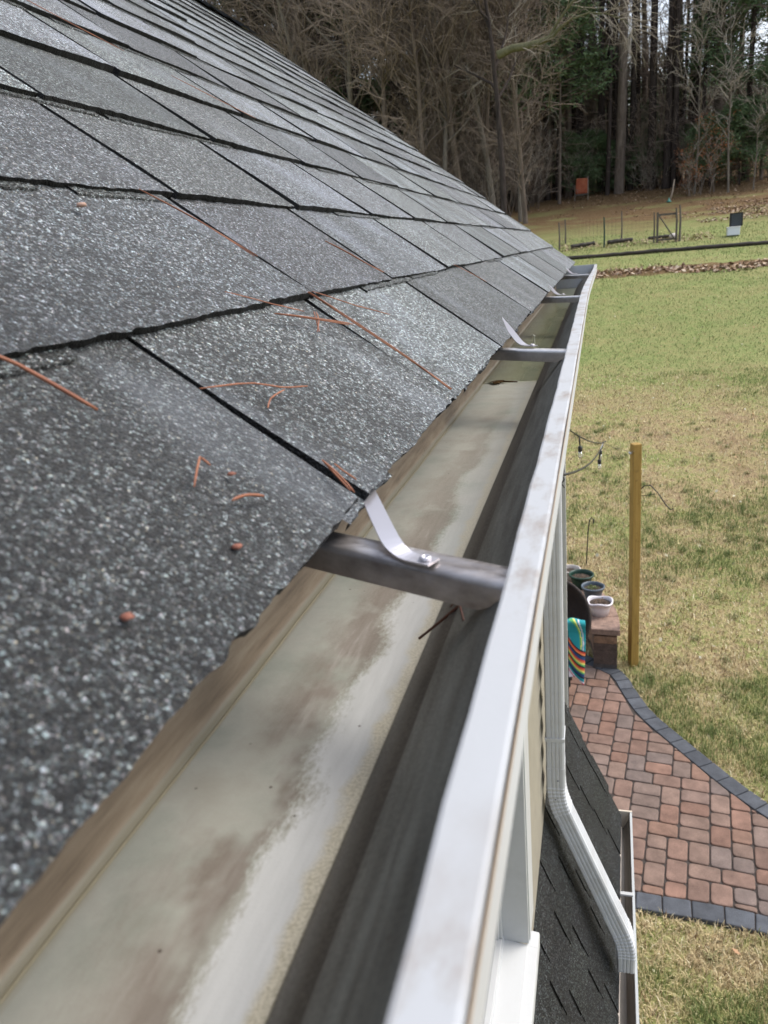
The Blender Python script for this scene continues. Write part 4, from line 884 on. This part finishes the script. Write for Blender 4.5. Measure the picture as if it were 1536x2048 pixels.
# ------------------------------------------------------------------ far yard: log edging, garden fence, target, box
def log(name, x0, y0, x1, y1, r, label, cat, m, zoff=.05, n_=16, grp=None):
    mb = MB(); rr = random.Random(int(x0*100)); mb.tube([(x0+(x1-x0)*t, y0+(y1-y0)*t+rr.gauss(0, r*.15), gz(x0+(x1-x0)*t, y0+(y1-y0)*t)+zoff+rr.gauss(0, r*.1)) for t in np.linspace(0, 1, n_)], [r*rr.uniform(.85, 1.1) for _ in range(n_)], 8)
    o = mb.build(name, m, smooth=True); return tag(o, label, cat, grp)
M_log = m_wood('dark_damp_log', (.018, .013, .010), (.05, .038, .028), 3, (1, 5, 5))
log('log_edging', -5, 33.95, 9.5, 33.45, .075, 'long dark timber edging running across the upper lawn', 'edging', M_log, .05, 60)
log('bed_log', -1.10, 36.3, -.12, 36.75, .09, 'short log edging the left garden bed inside the fence', 'log', M_log, .07, grp='logs edging the garden beds')
log('bed_log', .42, 36.6, 1.46, 36.85, .09, 'log edging the middle garden bed inside the fence', 'log', M_log, .07, grp='logs edging the garden beds')
log('bed_log', 2.1, 36.9, 3.1, 36.95, .07, 'low log behind the garden gate', 'log', M_log, .04, grp='logs edging the garden beds')
mb = MB(); mb.lathe([(.0001, 0), (.14, .03), (.17, .1), (.09, .19), (.0001, .21)], (0, 0, 0), 10); o = gbuild('rock', mb, mat('pale_rock', (.62, .56, .53), .8), 'pale round rock by the garden gate', 'rock'); o.location = (3.09, 36.6, gz(3.09, 36.6))
M_gp = mat('green_fence_steel', (.015, .05, .035), .5, .3)
fence = thing('garden_fence', 'wire garden fence on thin posts round a small vegetable plot', 'fence', (.8, 36.2, gz(.8, 36.2)))
FP = [(-1.60, 36.2, 1.12, M_oldwood), (-1.40, 37.8, 1.0, M_oldwood), (.27, 35.95, 1.2, M_gp), (1.01, 37.1, 1.22, M_oldwood), (2.28, 36.05, 1.18, M_oldwood)]
for x, y, h, m in FP: mb = MB(); z = gz(x, y); mb.tube([(x, y, z-.1), (x+.012, y, z+h*.5), (x-.01, y, z+h)], [.035, .032, .026], 7); mb.build('fence_post', m, fence)
mwm = mat('fence_wire', (.09, .085, .075), .6, .5); mb = MB()
def wires(a, b, h=1.05):
    a = Vector((*a, gz(*a))); b = Vector((*b, gz(*b))); L = (b-a).length
    for k in range(8): z = Vector((0, 0, .04+k*h/7)); mb.tube([tuple(a+z), tuple(b+z)], .0018, 3, cap=False)
    for k in range(int(L/.16)): p = a.lerp(b, k*.16/L); mb.tube([tuple(p+Vector((0, 0, .03))), tuple(p+Vector((0, 0, h)))], .0018, 3, cap=False)
wires((-1.6, 36.2), (.27, 35.95)); wires((.27, 35.95), (2.28, 36.05)); wires((-1.6, 36.2), (-1.4, 37.8)); wires((-1.4, 37.8), (1.01, 37.1)); mb.build('wire_mesh', mwm, fence)
gate = thing('garden_gate', 'weathered wooden gate frame with a diagonal brace in the garden fence', 'gate', (2.8, 36.0, gz(2.8, 36)))
z = gz(2.8, 36)
for x0, x1, h in ((2.37, 2.45, 1.17),): mb = MB(); mb.box((x0, 35.97, z-.05), (x1, 36.05, z+h)); mb.build('gate_post', M_oldwood, gate)
for x, h in ((3.14, 1.28), (3.28, 1.38)): mb = MB(); mb.tube([(x, 35.86, z-.1), (x+.01, 35.86, z+h*.6), (x-.03, 35.86, z+h)], [.045, .04, .03], 7); mb.build('gate_post', M_oldwood, gate)
mb = MB(); mb.box((2.45, 35.98, z+1.02), (3.12, 36.02, z+1.10)); mb.box((2.45, 35.98, z+.04), (3.12, 36.02, z+.11)); mb.tube([(2.47, 35.97, z+1.02), (3.08, 35.97, z+.08)], .028, 6); mb.build('gate_leaf', M_oldwood, gate)

tgt = thing('archery_target', 'orange padded target block on wooden legs at the edge of the woods', 'target', (-.97, 53.3, gz(-.97, 53.3)))
z = gz(-.97, 53.3); mo = mat('faded_orange_foam', (.36, .085, .03), .8); n = N(mo); n.col(n.ramp(n.noise(3, 4), [(.3, (.26, .05, .02)), (.7, (.40, .13, .06))]))
mb = MB(); mb.sweep([[(-1.34, y, z+.34), (-.62, y, z+.34), (-.60, y, z+1.20), (-1.28, y, z+1.24)] for y in (53.05, 53.55)]); mb.build('block', mo, tgt, bevel=.05)
for x in (-1.38, -.58): mb = MB(); mb.tube([(x, 53.2, z-.1), (x+.03*(1 if x < -1 else 0), 53.25, z+1.32 if x > -1 else z+.9)], .03, 6); mb.build('leg', mat('pale_leg_wood', (.26, .22, .18), .8), tgt)
mb = MB(); mb.box((-1.4, 53.1, z+.26), (-.56, 53.5, z+.33)); mb.build('crossbar', M_oldwood, tgt)

bx_ = thing('storage_box', 'white plastic box on the upper lawn right of the garden gate', 'box', (5.3, 36.05, gz(5.3, 36.05)))
z = gz(5.3, 36.05); mb = MB(); mb.box((5.12, 35.85, z), (5.58, 36.2, z+.30)); mb.build('bin', mat('white_bin', (.70, .73, .78), .5), bx_, bevel=.02)
mb = MB(); mb.box((5.10, 35.83, z+.302), (5.60, 36.22, z+.335)); mb.build('lid', mat('white_lid', (.76, .77, .82), .5), bx_, bevel=.01)
pn_ = thing('lattice_panel', 'black square lattice panel standing on the white box', 'panel', (5.4, 36.1, z+.335)); mb = MB(); zz = z+.34
for a, b in (((5.2, 36.08, zz), (5.27, 36.13, zz+.52)), ((5.66, 36.08, zz), (5.70, 36.13, zz+.52)), ((5.27, 36.08, zz), (5.66, 36.13, zz+.03)), ((5.27, 36.08, zz+.48), (5.66, 36.13, zz+.52))): mb.box(a, b)
mb.build('frame', M_black, pn_)
mb = MB()
for k in range(9):
    for j in range(9):
        if (k+j) % 2 == 0: mb.box((5.275+k*.043, 36.09, zz+.035+j*.0495), (5.275+k*.043+.040, 36.12, zz+.035+j*.0495+.046))
mb.build('lattice', mat('dark_lattice', (.03, .035, .04), .6), pn_)
mb = MB(); mb.box((5.275, 36.122, zz+.03), (5.66, 36.127, zz+.48)); mb.build('backing', mat('grey_mesh', (.16, .19, .21), .7), pn_)
mb = MB(); mb.lathe([(.12, 0), (.14, .05), (.06, .1), (.02, .22), (.0001, .23)], (0, 0, 0), 9); o = gbuild('sprinkler', mb, mat('teal_plastic', (.08, .25, .20), .5), 'small teal garden item at the leafy forest edge', 'garden item'); o.location = (3.78, 48.1, gz(3.78, 48.1))
mb = MB(); mb.tube([(3.85, 48.3, gz(3.85, 48.3)), (4.0, 48.6, gz(3.85, 48.3)+.55), (4.10, 48.9, gz(3.85, 48.3)+1.15)], [.05, .045, .03], 6); gbuild('leaning_stub', mb, mat('pale_stub', (.26, .21, .16), .9), 'pale leaning broken stub beside the teal item', 'stump')

# ------------------------------------------------------------------ the woods
def tubes_np(segs, k):
    """segs: list of (P (n,3), r (n,)) -> V, Q  all with k sides"""
    Vs, Qs = [], []; base = 0; th = np.arange(k)*2*np.pi/k; ct, st_ = np.cos(th), np.sin(th); byn = {}
    for P, r_ in segs: byn.setdefault(len(P), []).append((P, r_))
    for n_, L in byn.items():
        P = np.array([a for a, _ in L]); r_ = np.array([b for _, b in L]); T = np.gradient(P, axis=1); T /= np.linalg.norm(T, axis=2, keepdims=True)+1e-9
        up = np.where(np.abs(T[:, :1, 2:3]) > .9, np.array([1., 0, 0]), np.array([0, 0, 1.])); A = np.cross(T, np.broadcast_to(up, T.shape)); A /= np.linalg.norm(A, axis=2, keepdims=True)+1e-9; B = np.cross(T, A)
        V = P[:, :, None, :] + r_[:, :, None, None]*(ct[None, None, :, None]*A[:, :, None, :] + st_[None, None, :, None]*B[:, :, None, :]); m = len(L); V = V.reshape(-1, 3)
        b = np.arange(m)[:, None, None]*n_*k + np.arange(n_-1)[None, :, None]*k; j = np.arange(k)[None, None, :]; j2 = (j+1) % k
        Q = np.stack([b+j, b+j2, b+j2+k, b+j+k], -1).reshape(-1, 4); Vs.append(V); Qs.append(Q+base); base += len(V)
    return np.concatenate(Vs), np.concatenate(Qs)
def bark(name, a, b):
    m = mat(name, rough=.95, spec=.1); n = N(m); n.col(n.ramp(n.noise(3, 5, .65, n.mapv((3, 3, .5))), [(.3, a), (.7, b)])); n.bump(n.noise(8, 4, .6, n.mapv((2, 2, .4))), .8, .05); return m
M_pbark = bark('dark_pine_bark', (.022, .018, .017), (.085, .068, .06)); M_lbark = bark('lighter_pine_bark', (.09, .072, .06), (.22, .18, .15)); M_gbark = bark('grey_bark', (.11, .095, .078), (.26, .23, .19)); M_bbark = bark('brown_bark', (.09, .07, .056), (.21, .17, .135))
M_twig = mat('bare_twigs', (.28, .225, .18), .95, 0, .1); M_ptwig = mat('grey_twigs', (.36, .32, .265), .95, 0, .1); M_dtwig = mat('dead_pine_twigs', (.24, .19, .155), .95, 0, .1)
def needles_mat(name, a, b):
    m = mat(name, rough=.7, spec=.2); n = N(m); i = n.new('ShaderNodeObjectInfo'); n.col(n.mix(n.noise(1.3, 4), a, b)); return m
M_nd = needles_mat('pine_foliage', (.05, .085, .045), (.11, .15, .075)); M_nl = needles_mat('young_pine_foliage', (.075, .125, .06), (.15, .21, .10)); M_orange = mat('orange_beech_leaves', (.36, .13, .05), .8)
def branch(r, p, d, L, rad, n_=5, wander=.18, droop=0, tip=.25):
    P = [p]; d = d/np.linalg.norm(d)
    for i in range(n_-1):
        d = d + r.normal(0, wander, 3)*.5; d[2] += droop; d = d/np.linalg.norm(d); P.append(P[-1]+d*L/(n_-1))
    return np.array(P), rad*np.linspace(1, tip, n_)
def spawn(r, seg, k, L, rad, spread, n_=4, droop=0, lo=.2, up=0.0, wander=.2):
    P, R_ = seg; out = []
    for _ in range(k):
        t = r.uniform(lo, 1)*(len(P)-1); a = min(int(t), len(P)-2); p = P[a]*(1-(t-a))+P[a+1]*(t-a); ax = P[a+1]-P[a]; ax /= np.linalg.norm(ax)
        q = r.normal(0, 1, 3); q -= ax*(q@ax); q /= np.linalg.norm(q); d = ax*math.cos(spread)+q*math.sin(spread); d[2] += up
        out.append(branch(r, p, d, L*r.uniform(.5, 1.2), rad*r.uniform(.7, 1.1), n_, wander, droop))
    return out
def tufts(r, centers, per, size, spread, flat=.5):
    """needle tufts: thin triangles round each centre"""
    c = np.repeat(centers, per, 0); k = len(c); off = r.normal(0, 1, (k, 3))*spread*np.array([1, 1, flat]); b = c+off
    d = r.normal(0, 1, (k, 3)); d[:, 2] = d[:, 2]*.5+.25; d /= np.linalg.norm(d, axis=1, keepdims=True); s = np.cross(d, r.normal(0, 1, (k, 3))); s /= np.linalg.norm(s, axis=1, keepdims=True)+1e-9
    L = size*r.uniform(.5, 1.2, (k, 1)); w = L*.16; V = np.stack([b-s*w, b+s*w, b+d*L], 1).reshape(-1, 3); return V, np.arange(k*3).reshape(-1, 3)
def mk_tree(name, label, cat, trunk_segs, crown_V, crown_Q, bm, cm, grp, extra=None):
    t = thing(name, label, cat, (0, 0, 0), grp); V, Q = tubes_np(trunk_segs, 8); raw('trunk', V, Q, bm, t, smooth=True); raw('crown', crown_V, crown_Q, cm, t)
    if extra: raw('foliage', extra[0], extra[1], extra[2], t)
    return t
G = 'trees of the wood behind the yard'
def pine(seed, h, rad, grp=G, label=None, name='pine_tree', z0=.62, foliage=M_nd, nbr=36, deadn=80, bm=None):
    r = np.random.default_rng(seed); tr = branch(r, np.zeros(3)-np.array([0, 0, .3]), np.array([r.normal(0, .015), r.normal(0, .015), 1.]), h, rad, 12, .012, 0, .3)
    twigs, cen = [], []
    for _ in range(deadn):                                  # dead lower branches
        z = r.uniform(.05, z0+.1); p = np.array([np.interp(z*h, tr[0][:, 2], tr[0][:, i]) for i in range(3)]); a = r.uniform(0, 6.28); L = r.uniform(.5, 2.4)
        b = branch(r, p, np.array([math.cos(a), math.sin(a), r.uniform(-.25, .25)]), L, .022, 4, .2, -.04); twigs.append(b); twigs += spawn(r, b, 4, L*.4, .010, .7, 3)
    for _ in range(nbr):
        f = r.uniform(0, 1)**.85; z = z0+(1-z0)*f; p = np.array([np.interp(z*h, tr[0][:, 2], tr[0][:, i]) for i in range(3)]); a = r.uniform(0, 6.28); L = (3.6*(1-f)**.7+.5)*r.uniform(.6, 1.15)
        b = branch(r, p, np.array([math.cos(a), math.sin(a), r.uniform(-.05, .35)]), L, .05, 5, .12, .02); twigs.append(b); sp = spawn(r, b, 4, L*.35, .018, .8, 3, .02); twigs += sp
        for q in [b]+sp: cen.append(q[0][-1]); cen.append(q[0][-2])
    V, Q = tubes_np(twigs, 3); fol = tufts(r, np.array(cen), 14, .34, .30, .45)
    return mk_tree(name, label or 'tall dark trunked pine in the wood behind the yard', 'tree', [tr], V, Q, bm or M_pbark, M_dtwig, grp, (fol[0], fol[1], foliage))
def bare(seed, h, rad, grp=G, label=None, bm=M_gbark, tm=M_twig, dens=1.0, lowest=.2, name='bare_tree'):
    r = np.random.default_rng(seed); tr = branch(r, np.array([0, 0, -.3]), np.array([r.normal(0, .05), r.normal(0, .05), 1.]), h, rad, 12, .07, .01, .15); limbs = spawn(r, tr, int(15*dens), h*.30, rad*.34, .85, 6, .02, lowest, .15, .28)
    tw = []
    for l in limbs:
        s1 = spawn(r, l, 7, h*.13, .028, .75, 5, .0, .2, .05, .35); tw += s1
        for s in s1: tw += spawn(r, s, 5, h*.06, .013, .7, 4, -.01, .2, 0, .4)
    s1 = spawn(r, tr, int(26*dens), h*.14, .024, .9, 5, 0, lowest*.6, .1, .3); tw += s1
    for s in s1: tw += spawn(r, s, 5, h*.06, .012, .7, 4, -.01, .2, 0, .4)
    V, Q = tubes_np(tw, 3); return mk_tree(name, label or 'bare grey deciduous tree with tangled twigs in the wood', 'tree', [tr]+[l for l in limbs], V, Q, bm, tm, grp)
def brush(seed, h, grp, label, tm, stems=16, leaf=None, name='bare_shrub'):
    r = np.random.default_rng(seed); st = []; tw = []
    for _ in range(stems):
        a = r.uniform(0, 6.28); st.append(branch(r, np.array([r.normal(0, .5), r.normal(0, .5), -.15]), np.array([math.cos(a)*.28, math.sin(a)*.28, 1.]), h*r.uniform(.6, 1.1), .028, 7, .16, .0, .3))
    cen = []
    for s in st:
        s1 = spawn(r, s, 9, h*.24, .014, .7, 4, -.01, .15, .1, .35); tw += s1
        for q in s1: tw += spawn(r, q, 4, h*.10, .009, .7, 3, -.02, .2, 0, .4); cen.append(q[0][-1])
    V, Q = tubes_np(tw, 3); ex = None
    if leaf: f = tufts(r, np.array(cen), leaf[1], leaf[2], leaf[3], .8); ex = (f[0], f[1], leaf[0])
    return mk_tree(name, label, 'shrub' if 'shrub' in name else 'tree', st, V, Q, M_bbark, tm, grp, ex)
def place(t, x, y, rz=0, s=1.0, label=None, sz=None):
    t.location = (x, y, gz(x, y)); t.rotation_euler = (0, 0, rz); t.scale = (s, s, sz or s)
    if label: t['label'] = label
    return t
def put(proto, used, *a, **k):
    if not used.get(proto.name): used[proto.name] = 1; return place(proto, *a, **k)
    return place(copy_tree(proto), *a, **k)
used = {}; r = random.Random(21)
poles = [pine(480+i, 23+i, .15+.05*i, z0=.64, nbr=30, deadn=14, label='straight clean dark pine trunk among the front trees of the wood') for i in range(3)]
mid = [pine(450+i, 11.5+i*1.5, .12, 'half grown pines at the wood edge', 'half grown pine with soft green crown at the wood edge', 'young_pine', .45, M_nl, 60, 20, M_lbark) for i in range(2)]
pines = [pine(100+i, 24+i*1.2, .20+.035*i, bm=[M_pbark, M_lbark, M_pbark, M_lbark][i], label=None if i not in (1, 3) else 'tall grey brown trunked pine in the wood behind the yard') for i in range(4)]
bares = [bare(200+i, 15+i*2.2, .13+.03*i, bm=[M_gbark, M_bbark][i % 2], dens=1.6) for i in range(4)]
GB = 'shrubs under the wood edge'
bru = [brush(300+i, 4.5+i, GB, 'brown leafless shrub with fine upright stems under the wood edge', [M_twig, M_ptwig][i % 2]) for i in range(3)]
ever = [pine(400+i, 7.5+i*1.5, .09, 'young evergreens in the wood', 'small soft green evergreen among the trunks', 'young_pine', .10, M_nl, 80, 6) for i in range(2)]
# single trees one can point to
put(pines[3], used, 1.28, 54.9, .5, 1.1, 'thickest dark pine trunk at the front edge of the wood, right of the orange target')
place(copy_tree(pines[1]), -3.75, 55.0, 1.2, 1.0, 'dark pine trunk left of the orange target, left one of a close pair')
place(copy_tree(pines[0]), -3.15, 55.2, 2.2, 1.0, 'dark pine trunk left of the orange target, right one of a close pair')
place(copy_tree(pines[2]), 4.55, 55.5, 3.3, 1.25, 'broad dark pine trunk standing behind the leaning pale stub')
for x, y, k, s in [(-1.9, 57, 1, .95), (-1.2, 58.5, 2, 1), (.1, 57.5, 0, 1), (-.4, 60, 3, 1), (2.6, 59, 0, 1.1), (3.2, 62, 1, 1), (5.9, 58, 0, .9), (7.2, 57, 1, .9), (8.6, 55, 0, .9), (10.4, 56, 2, 1), (-5.2, 59, 2, 1), (-6.6, 57, 0, 1), (12, 53, 1, 1), (-8.5, 60, 1, 1)]:
    put(pines[k], used, x, y, r.uniform(0, 6), s)
for k in range(34):
    y = r.uniform(54.5, 62); x = r.uniform(-.11, .15)*y; put(poles[r.randrange(3)], used, x, y, r.uniform(0, 6), r.uniform(.85, 1.1))
for k in range(34):
    y = r.uniform(50, 62); x = r.uniform(-.42, -.10)*y; put(poles[r.randrange(3)], used, x, y, r.uniform(0, 6), r.uniform(.8, 1.0))
def clear(x, y): return (.075 < x/y < .19) or (-.31 < x/y < -.21)
for k in range(120):
    y = 57 + 30*r.random()**1.2; x = r.uniform(-.52, .30)*y
    if clear(x, y) and r.random() < .72: continue
put(pines[r.randrange(4)], used, x, y, r.uniform(0, 6), r.uniform(.8, 1.15))
for k in range(72):
    y = r.uniform(44, 66); x = r.uniform(-.58, -.08)*y
    put(bares[r.randrange(4)], used, x, y, r.uniform(0, 6), r.uniform(.75, 1.1))
for k in range(24):
    y = r.uniform(53, 68); x = r.uniform(-.12, .27)*y; put(bares[r.randrange(4)], used, x, y, r.uniform(0, 6), r.uniform(.6, .95))
for k in range(80):
    y = r.uniform(47, 62); x = r.uniform(-.56, -.07)*y; put(bru[r.randrange(3)], used, x, y, r.uniform(0, 6), r.uniform(.7, 1.15))
for k in range(34):
    y = r.uniform(54, 64); x = r.uniform(-.09, .24)*y; put(bru[r.randrange(3)], used, x, y, r.uniform(0, 6), r.uniform(.5, .9))
for x, y, s in [(-1.6, 55.5, .42), (.3, 55.6, .38), (6.4, 53, .5), (8, 52.6, .6), (9.5, 52, .7), (2.2, 56.5, .40), (3.0, 57, .36), (4.0, 56, .38), (5.6, 56.5, .45), (-.9, 56, .3), (3.4, 60, .55), (-.3, 56.2, .5), (8.8, 56, .6), (-2.2, 64, 1.5), (-9, 62, 1.6), (-14, 58, 1.5), (-19, 60, 1.6)]:
    put(ever[r.randrange(2)], used, x, y, r.uniform(0, 6), s)
for x, y, k, s_ in [(-2.3, 52.5, 0, .95), (7.0, 57, 0, .9), (9.4, 54, 1, .9), (-5.2, 62, 1, 1.3), (-17, 60, 1, 1.5), (-24, 62, 0, 1.6)]: put(mid[k], used, x, y, r.uniform(0, 6), s_)
b1 = bare(901, 9.5, .07, 'thin saplings at the wood edge', 'slender pale sapling with a forked top at the right of the wood edge', M_gbark, M_ptwig, .5, .35, 'sapling'); place(b1, 7.0, 49.6, 1)
place(copy_tree(b1), 5.35, 50.8, 3, .95, 'slender pale sapling leaning slightly, right of the broad pine trunk')
place(copy_tree(b1), 8.3, 49.8, 4.4, .6, 'short pale sapling with drooping twigs at the far right of the wood edge')
sb = brush(950, 3.9, 'beech saplings', 'young beech holding orange dead leaves at the right wood edge', M_ptwig, 6, (M_orange, 16, .13, .17), 'beech_sapling'); place(sb, 6.1, 50.2, 0, 1.05)
place(copy_tree(sb), 5.1, 50.0, 2, .62, 'smaller young beech with orange leaves left of the taller one')
# big pale limb reaching in above the yard
rb = np.random.default_rng(77); tr = branch(rb, np.array([0, 0, -.3]), np.array([.02, 0, 1.]), 14, .17, 12, .05, 0, .3)
L0 = (np.array([[0, 0, 8.1], [.7, -.2, 8.25], [1.4, -.4, 8.2], [2.0, -.5, 8.25], [2.6, -.6, 8.4], [3.0, -.7, 8.75]]), np.array([.20, .18, .165, .15, .11, .07]))
L1 = (np.array([[2.4, -.6, 8.35], [2.9, -.7, 9.0], [3.5, -.8, 9.6], [4.3, -1.0, 9.8], [5.0, -1.1, 9.7], [5.8, -1.2, 9.3]]), np.linspace(.08, .02, 6))
L2 = (np.array([[2.7, -.6, 8.5], [3.4, -.8, 8.9], [4.2, -1.0, 9.0], [5.0, -1.2, 8.8], [5.7, -1.4, 8.4], [6.2, -1.5, 7.9]]), np.linspace(.06, .014, 6))
lm = spawn(rb, tr, 12, 4.5, .08, .9, 6, .02, .45, .15, .28); tw = []
for l in lm+[L1, L2, L1, L2, L0]:
    s1 = spawn(rb, l, 9, 1.9, .024, .7, 5, -.02, .3, .0, .3); tw += s1
    for s in s1: tw += spawn(rb, s, 6, .9, .011, .7, 4, -.03, .2, 0, .35)
V, Q = tubes_np(tw, 3)
t = mk_tree('oak_tree', 'dark tree whose mossy horizontal limb reaches right above the yard', 'tree', [tr]+lm, V, Q, M_pbark, M_ptwig, G)
V, Q = tubes_np([L0, L1, L2], 8); mm = bark('mossy_limb_bark', (.09, .09, .045), (.20, .19, .12)); raw('limb', V, Q, mm, t, smooth=True); place(t, -4.6, 42.0, 0, 1.0)
# the wood further up the hill, one mass
rf = np.random.default_rng(5); segs = []; cen = []
for k in range(520):
    y = rf.uniform(92, 150); x = rf.uniform(-.62, .42)*y; z = gz(x, y); h = rf.uniform(6, 11)*(.55 if (.075 < x/y < .19) or (-.31 < x/y < -.21) else 1); segs += [branch(rf, np.array([x, y, z+h*rf.uniform(.1, .95)]), np.array([rf.normal(), rf.normal()*.4, .6]), rf.uniform(1.5, 4), .05, 6, .3, 0, .2) for _ in range(16)]; segs.append(branch(rf, np.array([x, y, z-.5]), np.array([rf.normal(0, .02), 0, 1.]), h, rf.uniform(.14, .32), 6, .02, 0, .4))
    if rf.random() < .30:
        for q in range(26): f = rf.random()**1.2; cen.append((x+rf.normal(0, 1.7), y+rf.normal(0, 1.7), z+h*(.20+.8*f)))
V1, Q1 = tubes_np(segs, 6); tf = tufts(rf, np.array(cen), 24, .8, .9, .6)
far = tag(raw('distant_trunks', V1, Q1, M_bbark), 'dense far trunks of the wood up the hill', 'woods', kind='stuff')
tag(raw('distant_foliage', tf[0], tf[1], M_nd), 'dark far evergreen foliage of the wood up the hill', 'woods', kind='stuff')
